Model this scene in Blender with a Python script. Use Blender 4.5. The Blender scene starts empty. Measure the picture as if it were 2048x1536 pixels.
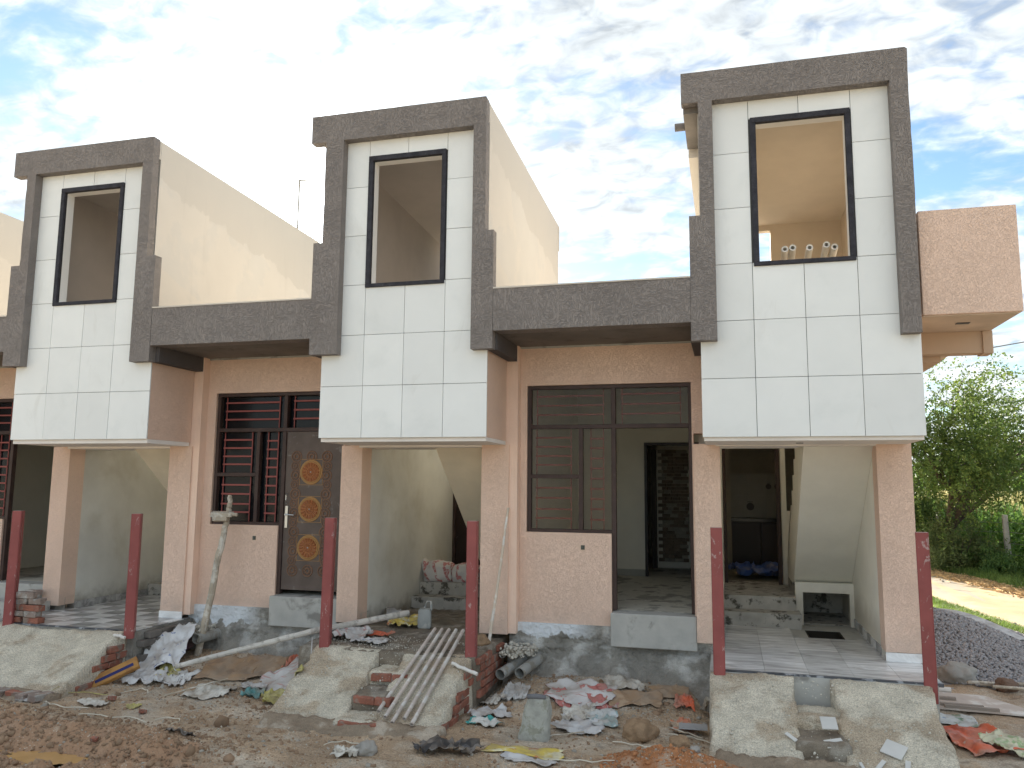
import bpy, bmesh, math, random
import numpy as np
from mathutils import Vector, Matrix, noise
random.seed(7)
S = bpy.context.scene
COL = S.collection
# ------------------------------------------------------------------ camera
cam = bpy.data.cameras.new('camera'); cam_o = bpy.data.objects.new('camera', cam); COL.objects.link(cam_o)
cam.sensor_width = 36.0; cam.lens = 1600.27/2048*36
cam.clip_start = .05; cam.clip_end = 3000
RV = Vector((0.96565036, 0.25968618, 0.00908107)); UV_ = Vector((0.0242043, -0.12469054, 0.99190041)); FV = Vector((-0.25871515, 0.95760919, 0.12669299))
m3 = Matrix((RV, UV_, -FV)).transposed()
cam_o.matrix_world = Matrix.Translation((7.35706, -8.42076, 1.58330)) @ m3.to_4x4()
S.camera = cam_o
S.render.resolution_x = 1024; S.render.resolution_y = 768
# ------------------------------------------------------------------ light
SUN_EL = math.radians(17.2); SUN_AZ = math.radians(-28.7)      # azimuth from +Y towards +X
sdir = Vector((math.sin(SUN_AZ)*math.cos(SUN_EL), math.cos(SUN_AZ)*math.cos(SUN_EL), math.sin(SUN_EL)))
sl = bpy.data.lights.new('sun', 'SUN'); sl.energy = 5.0; sl.angle = math.radians(.5); sl.color = (1, .9, .74)
so = bpy.data.objects.new('sun', sl); COL.objects.link(so); so.rotation_euler = sdir.to_track_quat('Z', 'Y').to_euler()
W = bpy.data.worlds.new('World'); S.world = W; W.use_nodes = True
nt = W.node_tree; nt.nodes.clear()
def N(t, **k):
    n = nt.nodes.new(t)
    for a, b in k.items(): setattr(n, a, b)
    return n
def L(a, b): nt.links.new(a, b)
sky = N('ShaderNodeTexSky', sky_type='NISHITA', sun_disc=False)
sky.sun_elevation = SUN_EL; sky.sun_rotation = SUN_AZ; sky.air_density = 1.0; sky.dust_density = .15; sky.ozone_density = 2.5
tc = N('ShaderNodeTexCoord'); sx = N('ShaderNodeSeparateXYZ'); L(tc.outputs['Generated'], sx.inputs[0])
def MA(op, a=None, b=None, c=None, clamp=False):
    n = N('ShaderNodeMath', operation=op); n.use_clamp = clamp
    for i, v in enumerate((a, b, c)):
        if v is None: continue
        if isinstance(v, (int, float)): n.inputs[i].default_value = v
        else: L(v, n.inputs[i])
    return n.outputs[0]
zz = MA('MAXIMUM', sx.outputs['Z'], 0.0); den = MA('ADD', zz, .22)
ux = MA('DIVIDE', sx.outputs['X'], den); uy = MA('DIVIDE', sx.outputs['Y'], den)
cb = N('ShaderNodeCombineXYZ'); L(ux, cb.inputs[0]); L(uy, cb.inputs[1]); cb.inputs[2].default_value = 3.7
mp = N('ShaderNodeMapping'); mp.inputs['Rotation'].default_value = (0, 0, .5); mp.inputs['Scale'].default_value = (1, 1.35, 1); L(cb.outputs[0], mp.inputs[0])
n1 = N('ShaderNodeTexNoise'); n1.inputs['Scale'].default_value = 4.2; n1.inputs['Detail'].default_value = 9; n1.inputs['Roughness'].default_value = .58; n1.inputs['Distortion'].default_value = .35; L(mp.outputs[0], n1.inputs[0])
n2 = N('ShaderNodeTexNoise'); n2.inputs['Scale'].default_value = 1.25; n2.inputs['Detail'].default_value = 4; L(mp.outputs[0], n2.inputs[0])
n3 = N('ShaderNodeTexNoise'); n3.inputs['Scale'].default_value = 14; n3.inputs['Detail'].default_value = 6; n3.inputs['Distortion'].default_value = .6; L(mp.outputs[0], n3.inputs[0])
sm = MA('ADD', MA('ADD', MA('MULTIPLY', n1.outputs[0], .50), MA('MULTIPLY', n2.outputs[0], .36)), MA('MULTIPLY', n3.outputs[0], .14))
vd = N('ShaderNodeVectorMath', operation='DOT_PRODUCT'); L(tc.outputs['Generated'], vd.inputs[0]); vd.inputs[1].default_value = sdir
dots = MA('MAXIMUM', vd.outputs['Value'], 0.0)
wide = MA('POWER', dots, 6.0); tight = MA('ADD', MA('POWER', dots, 60.0), MA('MULTIPLY', MA('POWER', dots, 900.0), 5.0))
mask = N('ShaderNodeMapRange'); mask.interpolation_type = 'SMOOTHSTEP'; mask.inputs['From Min'].default_value = .40; mask.inputs['From Max'].default_value = .54
L(MA('ADD', sm, MA('MULTIPLY', wide, .03)), mask.inputs['Value'])
shade = N('ShaderNodeMapRange'); shade.inputs['From Min'].default_value = .37; shade.inputs['From Max'].default_value = .62; shade.inputs['To Min'].default_value = .50; shade.inputs['To Max'].default_value = 1.06
L(MA('ADD', MA('MULTIPLY', n1.outputs[0], .4), MA('MULTIPLY', n3.outputs[0], .6)), shade.inputs['Value'])
CLOUD = .318
lum = MA('MULTIPLY', shade.outputs[0], MA('ADD', CLOUD, MA('ADD', MA('MULTIPLY', wide, .0), MA('MULTIPLY', tight, .8))))
cc = N('ShaderNodeVectorMath', operation='SCALE'); cc.inputs[0].default_value = (.93, .985, 1.0); L(lum, cc.inputs['Scale'])
skyS = N('ShaderNodeVectorMath', operation='SCALE'); L(sky.outputs[0], skyS.inputs[0]); skyS.inputs['Scale'].default_value = .055
mx = N('ShaderNodeMix', data_type='RGBA'); L(MA('MULTIPLY', mask.outputs[0], .93), mx.inputs['Factor']); L(skyS.outputs[0], mx.inputs['A']); L(cc.outputs[0], mx.inputs['B'])
bg = N('ShaderNodeBackground'); L(mx.outputs['Result'], bg.inputs[0]); bg.inputs[1].default_value = 1.0
wo = N('ShaderNodeOutputWorld'); L(bg.outputs[0], wo.inputs[0])
S.view_settings.view_transform = 'Standard'; S.view_settings.look = 'None'; S.view_settings.exposure = 2.12; S.view_settings.gamma = 1; S.view_settings.use_curve_mapping = False
S.render.engine = 'CYCLES'; S.cycles.max_bounces = 8; S.cycles.diffuse_bounces = 5

# ------------------------------------------------------------------ materials
MATS = {}
def mat(name, col, rough=.85, var=.12, vs=3.0, bump=.2, bs=25.0, style='noise', col2=None, c2s=2.0, c2w=(.5, .6), metal=0, spec=.3, trans=0, alpha=1, obj=False, extra=None, fine=0.0, finescale=180, bd=None):
    """procedural material: base colour with drift, optional second colour patches, surface relief"""
    if name in MATS: return MATS[name]
    m = bpy.data.materials.new(name); m.use_nodes = True; t = m.node_tree; t.nodes.clear()
    def n(ty, **k):
        q = t.nodes.new(ty)
        for a, b in k.items(): setattr(q, a, b)
        return q
    def l(a, b): t.links.new(a, b)
    out = n('ShaderNodeOutputMaterial'); p = n('ShaderNodeBsdfPrincipled'); l(p.outputs[0], out.inputs[0])
    p.inputs['Roughness'].default_value = rough; p.inputs['Metallic'].default_value = metal; p.inputs['Specular IOR Level'].default_value = spec
    if obj:
        tcn = n('ShaderNodeTexCoord'); oi = n('ShaderNodeObjectInfo'); ad = n('ShaderNodeVectorMath', operation='ADD'); ml = n('ShaderNodeMath', operation='MULTIPLY'); ml.inputs[1].default_value = 50
        l(oi.outputs['Random'], ml.inputs[0]); l(tcn.outputs['Object'], ad.inputs[0]); l(ml.outputs[0], ad.inputs[1]); V = ad.outputs[0]
    else:
        g = n('ShaderNodeNewGeometry'); V = g.outputs['Position']
    def noi(s, d=5, dist=0, rg=.55, vec=None):
        q = n('ShaderNodeTexNoise'); q.inputs['Scale'].default_value = s; q.inputs['Detail'].default_value = d; q.inputs['Distortion'].default_value = dist; q.inputs['Roughness'].default_value = rg
        l(vec or V, q.inputs['Vector']); return q.outputs['Fac']
    def mr(v, a, b, c, d, smooth=False):
        q = n('ShaderNodeMapRange'); q.inputs['From Min'].default_value = a; q.inputs['From Max'].default_value = b; q.inputs['To Min'].default_value = c; q.inputs['To Max'].default_value = d
        if smooth: q.interpolation_type = 'SMOOTHSTEP'
        l(v, q.inputs['Value']); return q.outputs[0]
    def mix(f, a, b, mode='MIX'):
        q = n('ShaderNodeMix', data_type='RGBA', blend_type=mode)
        for i, v in (('Factor', f), ('A', a), ('B', b)):
            if hasattr(v, 'links'): l(v, q.inputs[i])
            elif i == 'Factor': q.inputs[i].default_value = v
            else: q.inputs[i].default_value = (*v, 1)
        return q.outputs['Result']
    def mth(op, a, b=0.0):
        q = n('ShaderNodeMath', operation=op)
        for i, v in enumerate((a, b)):
            if hasattr(v, 'links'): l(v, q.inputs[i])
            else: q.inputs[i].default_value = v
        return q.outputs[0]
    def mapped(sc, rot=(0, 0, 0)):
        q = n('ShaderNodeMapping'); q.inputs['Scale'].default_value = sc; q.inputs['Rotation'].default_value = rot; l(V, q.inputs[0]); return q.outputs[0]
    c = mix(1.0, col, col)
    if col2: c = mix(mr(noi(c2s, 7, .3, .6), c2w[0], c2w[1], 0, 1, True), col, col2)
    v1 = mr(noi(vs, 6), .3, .7, 1-var, 1+var)
    cm = n('ShaderNodeVectorMath', operation='SCALE'); l(c, cm.inputs[0]); l(v1, cm.inputs['Scale']); C = cm.outputs[0]
    if fine:
        cm2 = n('ShaderNodeVectorMath', operation='SCALE'); l(C, cm2.inputs[0]); l(mr(noi(finescale, 3), .3, .7, 1-fine, 1+fine), cm2.inputs['Scale']); C = cm2.outputs[0]
    H = None
    if style == 'noise': H = noi(bs, 6)
    elif style == 'worm':       # rustic trowelled plaster: short wormy grooves
        a = noi(bs, 2, 2.2); w = mth('ABSOLUTE', mth('SUBTRACT', a, .5)); H = mr(w, 0, .05, 0, 1, True)
        H = mth('ADD', mth('MULTIPLY', H, .7), mth('MULTIPLY', noi(bs*3.2, 4), .8))
        dk = mr(w, 0, .03, .86, 1.0); cm3 = n('ShaderNodeVectorMath', operation='SCALE'); l(C, cm3.inputs[0]); l(dk, cm3.inputs['Scale']); C = cm3.outputs[0]
    elif style == 'scratch':    #  combed texture paint: patches of horizontal and vertical strokes
        h = noi(1, 3, .6, .6, mapped((bs*.32, bs*.32, bs*1.9))); v = noi(1, 3, .6, .6, mapped((bs*1.9, bs*1.9, bs*.32)))
        vo = n('ShaderNodeTexVoronoi'); vo.inputs['Scale'].default_value = 9; l(V, vo.inputs['Vector']); sp = n('ShaderNodeSeparateXYZ'); l(vo.outputs['Color'], sp.inputs[0])
        q = n('ShaderNodeMix', data_type='FLOAT'); l(mth('GREATER_THAN', sp.outputs[0], .5), q.inputs['Factor']); l(h, q.inputs['A']); l(v, q.inputs['B'])
        w = mth('ABSOLUTE', mth('SUBTRACT', q.outputs['Result'], .5)); H = mr(w, 0, .06, 0, 1, True)
        dk = mr(w, 0, .04, .80, 1.0); cm3 = n('ShaderNodeVectorMath', operation='SCALE'); l(C, cm3.inputs[0]); l(dk, cm3.inputs['Scale']); C = cm3.outputs[0]
    elif style == 'comb':       # vertical comb lines
        H = mth('ADD', noi(1, 2, 0, .5, mapped((110, 110, 2.5))), mth('MULTIPLY', noi(bs, 4), .6))
    elif style == 'marble':
        wv = noi(1, 6, 1.6, .62, mapped((1.6, 6.5, 5), (0, 0, .10))); C0 = mix(mr(wv, .36, .64, 0, 1), col, col2 or col); C = C0; H = noi(60, 2)
        oi2 = n('ShaderNodeObjectInfo'); cm3 = n('ShaderNodeVectorMath', operation='SCALE'); l(C, cm3.inputs[0]); l(mr(oi2.outputs['Random'], 0, 1, .8, 1.15), cm3.inputs['Scale']); C = cm3.outputs[0]
    if extra: C = extra(dict(n=n, l=l, noi=noi, mr=mr, mix=mix, mth=mth, mapped=mapped, V=V, p=p), C)
    l(C, p.inputs['Base Color'])
    if H is not None and bump:
        b = n('ShaderNodeBump'); b.inputs['Strength'].default_value = min(1, bump); b.inputs['Distance'].default_value = bd if bd else .02 if style != 'noise' else .015*max(1, 12/bs); l(H, b.inputs['Height']); l(b.outputs[0], p.inputs['Normal'])
    if trans:
        tr = n('ShaderNodeBsdfTranslucent'); l(C, tr.inputs[0]); ms = n('ShaderNodeMixShader'); ms.inputs[0].default_value = trans; l(p.outputs[0], ms.inputs[1]); l(tr.outputs[0], ms.inputs[2]); l(ms.outputs[0], out.inputs[0])
    if alpha < 1:
        tr = n('ShaderNodeBsdfTransparent'); ms = n('ShaderNodeMixShader'); ms.inputs[0].default_value = alpha; l(tr.outputs[0], ms.inputs[1]); l(p.outputs[0], ms.inputs[2]); l(ms.outputs[0], out.inputs[0])
    MATS[name] = m; return m
def zfade(z0, z1, dirt, amt=.8, wob=.12):
    """dirt splashed on the foot of a wall, ragged upper edge"""
    def f(k, C):
        sp = k['n']('ShaderNodeSeparateXYZ'); k['l'](k['V'], sp.inputs[0])
        h = k['mth']('ADD', sp.outputs['Z'], k['mth']('MULTIPLY', k['mth']('SUBTRACT', k['noi'](6, 5), .5), wob*4))
        return k['mix'](k['mr'](h, z0, z1, amt, 0, True), C, dirt)
    return f
def wallpatch(k, C):
    sp = k['n']('ShaderNodeSeparateXYZ'); k['l'](k['V'], sp.inputs[0])
    e = k['mth']('ADD', k['mth']('ADD', sp.outputs['Z'], k['mth']('MULTIPLY', sp.outputs['Y'], .16)), k['mth']('MULTIPLY', k['mth']('SUBTRACT', k['noi'](2.6, 6, .4), .5), .55))
    C = k['mix'](k['mr'](e, 5.50, 5.53, 0, .8), C, (.555, .515, .46))
    e2 = k['mth']('ADD', k['mth']('ADD', sp.outputs['Z'], k['mth']('MULTIPLY', sp.outputs['Y'], .30)), k['mth']('MULTIPLY', k['noi'](4, 4), .08))
    C = k['mix'](k['mr'](e2, 4.42, 4.44, .45, 0), C, (.66, .60, .52))
    return k['mix'](k['mr'](k['noi'](1, 6, .5, .6, k['mapped']((4, 4, .5))), .58, .80, 0, .3), C, (.47, .43, .38))
PEACH = (.92, .675, .535)
m_peach = mat('peach_plaster', PEACH, var=.06, vs=1.4, bump=.6, bs=30, style='worm', extra=zfade(-.25, .25, (.50, .41, .35), .45))
m_peachc = mat('peach_combed', PEACH, var=.05, bump=.5, bs=40, style='comb', extra=zfade(-.25, .2, (.52, .42, .36), .4))
m_cream = mat('cream_plaster', (.63, .585, .525), var=.05, vs=.8, bump=.08, bs=14, col2=(.60, .565, .515), c2s=.8, c2w=(.50, .56), extra=lambda k, C: wallpatch(k, C))
m_grey = mat('grey_texture_paint', (.275, .245, .228), var=.08, vs=2, bump=.6, bs=52, style='scratch', rough=.7)
m_dark = mat('dark_paint', (.105, .095, .095), var=.12, bump=.3, bs=30)
m_black = mat('charcoal_trim', (.045, .045, .055), var=.3, vs=12, bump=.9, bs=60, col2=(.12, .12, .13), c2s=40, c2w=(.62, .72))
m_soffit = mat('dusty_grey_soffit', (.20, .180, .16), var=.2, vs=2, bump=.3, bs=9, col2=(.14, .12, .11), c2s=5, c2w=(.55, .7))
def panvar(k, C):
    oi = k['n']('ShaderNodeObjectInfo'); s = k['n']('ShaderNodeVectorMath', operation='SCALE'); k['l'](C, s.inputs[0]); k['l'](k['mr'](oi.outputs['Random'], 0, 1, .93, 1.02), s.inputs['Scale'])
    sm = k['noi'](1, 5, .8, .6, k['mapped']((3, 3, 1.2))); return k['mix'](k['mr'](sm, .60, .78, 0, .35), s.outputs[0], (.62, .61, .57))
m_panel = mat('white_panel', (.86, .875, .86), var=.025, vs=2.2, bump=.04, bs=5, rough=.45, spec=.4, col2=(.80, .82, .805), c2s=1.6, c2w=(.52, .75), extra=panvar)
m_groove = mat('groove', (.12, .12, .12), bump=0)
m_white = mat('white_plaster', (.85, .84, .81), var=.04, bump=.12, bs=20)
m_whsof = mat('white_soffit', (.85, .80, .75), var=.07, vs=2, bump=.1, bs=8)
m_greyplaster = mat('grey_cement_plaster', (.66, .65, .60), var=.14, vs=1.1, bump=.15, bs=12, col2=(.585, .565, .50), c2s=1.3, c2w=(.48, .68), extra=zfade(-.25, .12, (.17, .145, .115), .9, .1))
m_room = mat('cream_room_paint', (.79, .76, .66), var=.04, bump=.05, bs=10)
m_stairp = mat('stair_paint', (.86, .83, .735), var=.04, bump=.06, bs=8, extra=zfade(.02, .36, (.50, .44, .36), .5, .06))
m_stairc = mat('stair_cement', (.80, .72, .57), var=.10, vs=2, bump=.15, bs=8)
m_beige = mat('tower_room_beige', (.72, .64, .54), var=.04, bump=.05)
m_brownpl = mat('brown_plaster', (.42, .385, .36), var=.1, vs=1.3, bump=.1)
m_wood = mat('frame_brown', (.060, .037, .032), var=.2, vs=6, bump=.2, rough=.5, col2=(.17, .11, .09), c2s=24, c2w=(.66, .76))
m_red = mat('red_oxide_bar', (.30, .085, .075), var=.1, bump=.1, rough=.6)
def scuff(k, C):
    a = k['noi'](1, 8, 1.2, .72, k['mapped']((11, 11, 5))); return k['mix'](k['mr'](a, .60, .635, 0, .8), C, (.50, .38, .35))
m_post = mat('red_oxide_post', (.30, .085, .078), var=.14, vs=4, bump=.15, bs=30, rough=.55, extra=scuff, obj=True)
m_glass = mat('tinted_glass', (.10, .08, .055), rough=.08, bump=0, var=0, spec=.35, alpha=.22)
m_glassd = mat('black_glass', (.006, .007, .010), rough=.18, bump=0, var=0, spec=.25, alpha=.93)
m_conc = mat('ramp_concrete', (.60, .545, .44), var=.18, vs=5, bump=.9, bs=38, bd=.03, col2=(.44, .36, .265), c2s=2.2, c2w=(.48, .62), fine=.35, finescale=90)
m_concd = mat('rough_cement', (.27, .255, .225), var=.3, vs=4, bump=1, bd=.05, bs=16, col2=(.30, .29, .27), c2s=2.6, c2w=(.5, .62), fine=.2)
m_step = mat('step_cement', (.44, .42, .38), var=.2, vs=5, bump=.4, bs=20, col2=(.10, .095, .08), c2s=7, c2w=(.52, .62))
m_smoothc = mat('smooth_cement', (.46, .455, .425), var=.14, vs=3, bump=.3, bs=18, col2=(.24, .23, .21), c2s=3, c2w=(.52, .66))
m_brick = mat('brick', (.31, .125, .085), var=.3, vs=7, bump=.8, bs=40, col2=(.26, .20, .165), c2s=9, c2w=(.5, .62), obj=True, fine=.2)
m_brickg = mat('dusty_brick', (.30, .235, .20), var=.25, vs=7, bump=.8, bs=40, col2=(.42, .40, .37), c2s=9, c2w=(.5, .62), obj=True, fine=.2)
m_tile = mat('marble_tile', (.88, .88, .87), rough=.25, style='marble', col2=(.50, .49, .48), bump=.05, spec=.5)
m_tiled = mat('marble_tile_dark', (.50, .49, .48), rough=.25, style='marble', col2=(.22, .215, .21), bump=.05, spec=.5)
m_edge = mat('black_granite', (.085, .09, .10), rough=.3, var=.4, vs=9, bump=.1, col2=(.33, .34, .36), c2s=8, c2w=(.52, .6))
m_mud = mat('earth', (.185, .140, .100), var=.22, vs=1.7, bump=1, bs=30, rough=.85, col2=(.265, .225, .18), c2s=1.9, c2w=(.46, .62), fine=.3, finescale=70)

# ------------------------------------------------------------------ helpers
def newbm(): return bmesh.new()
def box(bm, x0, x1, y0, y1, z0, z1):
    v = [bm.verts.new(p) for p in ((x0, y0, z0), (x1, y0, z0), (x1, y1, z0), (x0, y1, z0), (x0, y0, z1), (x1, y0, z1), (x1, y1, z1), (x0, y1, z1))]
    for f in ((0, 3, 2, 1), (4, 5, 6, 7), (0, 1, 5, 4), (1, 2, 6, 5), (2, 3, 7, 6), (3, 0, 4, 7)): bm.faces.new([v[i] for i in f])
    return v
def prism(bm, pts, axis, a, b):
    """extrude polygon pts (2d) along axis 0/1/2 from a to b"""
    def P(p, t):
        return {0: (t, p[0], p[1]), 1: (p[0], t, p[1]), 2: (p[0], p[1], t)}[axis]
    A = [bm.verts.new(P(p, a)) for p in pts]; B = [bm.verts.new(P(p, b)) for p in pts]; k = len(pts)
    bm.faces.new(A); bm.faces.new(B[::-1])
    for i in range(k): bm.faces.new([A[i], B[i], B[(i+1) % k], A[(i+1) % k]])
def tube(bm, path, rad, seg=8, cap=True):
    """round bar through points; rad number or list"""
    path = [Vector(p) for p in path]; rings = []
    for i, p in enumerate(path):
        d = (path[min(i+1, len(path)-1)]-path[max(i-1, 0)]).normalized()
        a = d.cross(Vector((0, 0, 1)) if abs(d.z) < .9 else Vector((1, 0, 0))).normalized(); b = d.cross(a)
        r = rad[i] if isinstance(rad, (list, tuple)) else rad
        rings.append([bm.verts.new(p+(a*math.cos(t)+b*math.sin(t))*r) for t in [2*math.pi*j/seg for j in range(seg)]])
    for r0, r1 in zip(rings, rings[1:]):
        for j in range(seg): bm.faces.new([r0[j], r0[(j+1) % seg], r1[(j+1) % seg], r1[j]])
    if cap: bm.faces.new(rings[0][::-1]); bm.faces.new(rings[-1])
def pipe(bm, p0, p1, R, t=.12, seg=18):
    """hollow pipe open at both ends"""
    p0 = Vector(p0); p1 = Vector(p1); d = (p1-p0).normalized(); a = d.cross(Vector((0, 0, 1))).normalized(); b = d.cross(a)
    def ring(p, r): return [bm.verts.new(p+(a*math.cos(u)+b*math.sin(u))*r) for u in [2*math.pi*j/seg for j in range(seg)]]
    o0, o1, i0, i1 = ring(p0, R), ring(p1, R), ring(p0, R*(1-t)), ring(p1, R*(1-t))
    for A, B in ((o0, o1), (i1, i0), (i0, o0), (o1, i1)):
        for j in range(seg): bm.faces.new([A[j], A[(j+1) % seg], B[(j+1) % seg], B[j]])
def empty(name, loc, label, cat, group=None):
    o = bpy.data.objects.new(name, None); COL.objects.link(o); o.location = loc; o.empty_display_size = .1
    o['label'] = label; o['category'] = cat
    if group: o['group'] = group
    return o
def origin(p):
    v = Vector((0, 0, 0))
    while p is not None: v += Vector(p.location); p = p.parent
    return v
def obj(name, bm, m, parent=None, label=None, cat=None, group=None, kind=None, smooth=False, bevel=0, loc=None, data=None):
    """links ONE mesh object; vertices are given in world space"""
    if data is None:
        if bevel: bmesh.ops.bevel(bm, geom=bm.edges[:], offset=bevel, segments=1, affect='EDGES')
        bmesh.ops.recalc_face_normals(bm, faces=bm.faces[:])
        o0 = origin(parent) if parent else Vector(loc or (0, 0, 0)); base = Vector(loc) if loc is not None else o0
        bmesh.ops.translate(bm, verts=bm.verts[:], vec=-base)
        me = bpy.data.meshes.new(name); bm.to_mesh(me); bm.free()
        me.materials.append(m)
        if smooth: me.shade_smooth()
    else: me = data; base = Vector(loc) if loc is not None else (origin(parent) if parent else Vector())
    o = bpy.data.objects.new(name, me); COL.objects.link(o)
    if parent: o.parent = parent; o.location = base-origin(parent)
    else: o.location = base
    for k, v in (('label', label), ('category', cat), ('group', group), ('kind', kind)):
        if v: o[k] = v
    return o
def mesh_np(name, V, F, m, smooth=False, **k):
    me = bpy.data.meshes.new(name); V = np.asarray(V, dtype=np.float32); F = np.asarray(F, dtype=np.int32)
    me.vertices.add(len(V)); me.vertices.foreach_set('co', V.ravel())
    ns = F.shape[1]; me.loops.add(F.size); me.loops.foreach_set('vertex_index', F.ravel())
    me.polygons.add(len(F)); me.polygons.foreach_set('loop_start', np.arange(0, F.size, ns, dtype=np.int32))
    me.update(calc_edges=True)
    for mm in (m if isinstance(m, list) else [m]): me.materials.append(mm)
    if smooth: me.shade_smooth()
    o = bpy.data.objects.new(name, me); COL.objects.link(o)
    par = k.pop('parent', None)
    if par: o.parent = par; o.location = -origin(par)
    for a, b in k.items():
        if b: o[{'cat': 'category'}.get(a, a)] = b
    return o

# ---- earth height
def _hash(ix, iy, s):
    h = (ix.astype(np.int64)*374761393 + iy.astype(np.int64)*668265263 + s*982451653) & 0xffffffff
    h = ((h ^ (h >> 13))*1274126177) & 0xffffffff
    return ((h ^ (h >> 16)) & 0xffff)/65535.0
def vnoise(x, y, s=0):
    x = np.asarray(x, float); y = np.asarray(y, float)
    ix = np.floor(x); iy = np.floor(y); fx = x-ix; fy = y-iy
    fx = fx*fx*(3-2*fx); fy = fy*fy*(3-2*fy)
    a = _hash(ix, iy, s); b = _hash(ix+1, iy, s); c = _hash(ix, iy+1, s); d = _hash(ix+1, iy+1, s)
    return (a*(1-fx)+b*fx)*(1-fy)+(c*(1-fx)+d*fx)*fy-0.5
def _h1(ix, iy, s):
    h = (ix*374761393+iy*668265263+s*982451653) & 0xffffffff
    h = ((h ^ (h >> 13))*1274126177) & 0xffffffff
    return ((h ^ (h >> 16)) & 0xffff)/65535.0
def _v1(x, y, s):
    ix = int(x//1); iy = int(y//1); fx = x-ix; fy = y-iy; fx = fx*fx*(3-2*fx); fy = fy*fy*(3-2*fy)
    a = _h1(ix, iy, s); b = _h1(ix+1, iy, s); c = _h1(ix, iy+1, s); d = _h1(ix+1, iy+1, s)
    return (a*(1-fx)+b*fx)*(1-fy)+(c*(1-fx)+d*fx)*fy-0.5
def fbm(x, y, s=0, o=4):
    if not isinstance(x, np.ndarray) and not isinstance(y, np.ndarray):
        r = 0.0; a = 1.0; f = 1.0; x = float(x); y = float(y); s = int(s)
        for i in range(o): r += a*_v1(x*f, y*f, s+i*7); a *= .5; f *= 2.03
        return r
    r = 0; a = 1.0; f = 1.0
    for i in range(o):
        r = r+a*vnoise(np.asarray(x)*f, np.asarray(y)*f, s+i*7); a *= .5; f *= 2.03
    return r
def sst(a, b, t):
    if isinstance(t, (int, float)):
        t = min(1.0, max(0.0, (t-a)/(b-a))); return t*t*(3-2*t)
    t = np.clip((np.asarray(t, float)-a)/(b-a), 0, 1); return t*t*(3-2*t)
def terrain(x, y, rough=True):
    """height of the earth at x, y"""
    x = np.asarray(x, float); y = np.asarray(y, float)
    h = -0.70+0*x
    near = sst(-14, -4, x)*(1-sst(12, 16, x))*sst(-9, -5, y)*(1-sst(9, 12, y))
    # spoil banked against the plinths between the ramps
    bay = (sst(.35, .7, x)*(1-sst(2.6, 2.9, x))+sst(4.75, 5.0, x)*(1-sst(6.9, 7.15, x))+(1-sst(-2.0, -1.7, x)))
    h = h+bay*sst(-.5, .8, y)*(1-sst(1.0, 1.2, y))*.17
    # raised earth under the porch of the middle house
    # churned mud bank at the lower left
    d = (y+2.15+.22*(x-1.0)*.6)
    bank = np.exp(-(d/.42)**2)*(1-sst(2.4, 3.3, x))
    h = h+bank*.10
    lump = (1-sst(-1.95, -1.5, y+.12*(x-1)))*(1-sst(2.9, 3.6, x))
    # orange earth heap at the bottom, left of the right-hand ramp
    h = h+.17*np.exp(-((x-6.88)/.45)**2-((y+1.52)/.28)**2)
    # shallow pit where the puddle lies
    h = h-.20*np.exp(-((x-1.80)/.60)**2-((y+2.60)/.19)**2)
    # gentle rise of the verge right of the end house
    if rough:
        h = h+near*(.035*fbm(x*1.3, y*1.3, 3, 3)+.030*fbm(x*6, y*6, 11, 5)+.010*np.maximum(0, fbm(x*14, y*14, 19, 3)))
        h = h+lump*(.10*np.abs(fbm(x*6, y*6, 23, 4))+.05*np.abs(fbm(x*17, y*17, 29, 3)))
        h = h+np.exp(-((x-6.88)/.5)**2-((y+1.52)/.35)**2)*.10*np.abs(fbm(x*12, y*12, 31, 4))
    return h
def corridor(x, y):
    e0 = 13.2-.15*y; e1 = 16.2-.21*y
    return sst(-.5, .1, x-e0)*(1-sst(-.1, .5, x-e1))
_terr = terrain
def terrain(x, y, rough=True):
    x = np.asarray(x, float); y = np.asarray(y, float); h = _terr(x, y, rough); c = corridor(x, y)
    return h*(1-c)+(-.72)*c
# ------------------------------------------------------------------ ground
def axis(parts):
    a = []
    for s, e, d in parts: a += list(np.arange(s, e-1e-6, d))
    a.append(parts[-1][1]); return np.array(a)
xs = axis([(-600, -60, 60), (-60, -12, 4), (-12, -3.6, .4), (-3.6, 9.2, .03), (9.2, 12, .06), (12, 24, .4), (24, 80, 4), (80, 900, 80)])
ys = axis([(-600, -60, 60), (-60, -10, 5), (-10, -3.6, .4), (-3.6, 1.35, .03), (1.35, 5, .08), (5, 14, .25), (14, 40, 2), (40, 900, 60)])
GX, GY = np.meshgrid(xs, ys); GZ = terrain(GX, GY)
import bisect
XL, YL, ZL = xs.tolist(), ys.tolist(), GZ.tolist()
def gz(x, y):
    i = min(max(bisect.bisect(XL, x)-1, 0), len(XL)-2); j = min(max(bisect.bisect(YL, y)-1, 0), len(YL)-2)
    u = (x-XL[i])/(XL[i+1]-XL[i]); v = (y-YL[j])/(YL[j+1]-YL[j])
    return (ZL[j][i]*(1-u)+ZL[j][i+1]*u)*(1-v)+(ZL[j+1][i]*(1-u)+ZL[j+1][i+1]*u)*v
Vg = np.stack([GX.ravel(), GY.ravel(), GZ.ravel()], 1); nx = len(xs); ny = len(ys)
i0 = (np.arange(ny-1)[:, None]*nx+np.arange(nx-1)[None, :]).ravel()
Fg = np.stack([i0, i0+1, i0+1+nx, i0+nx], 1)
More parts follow.
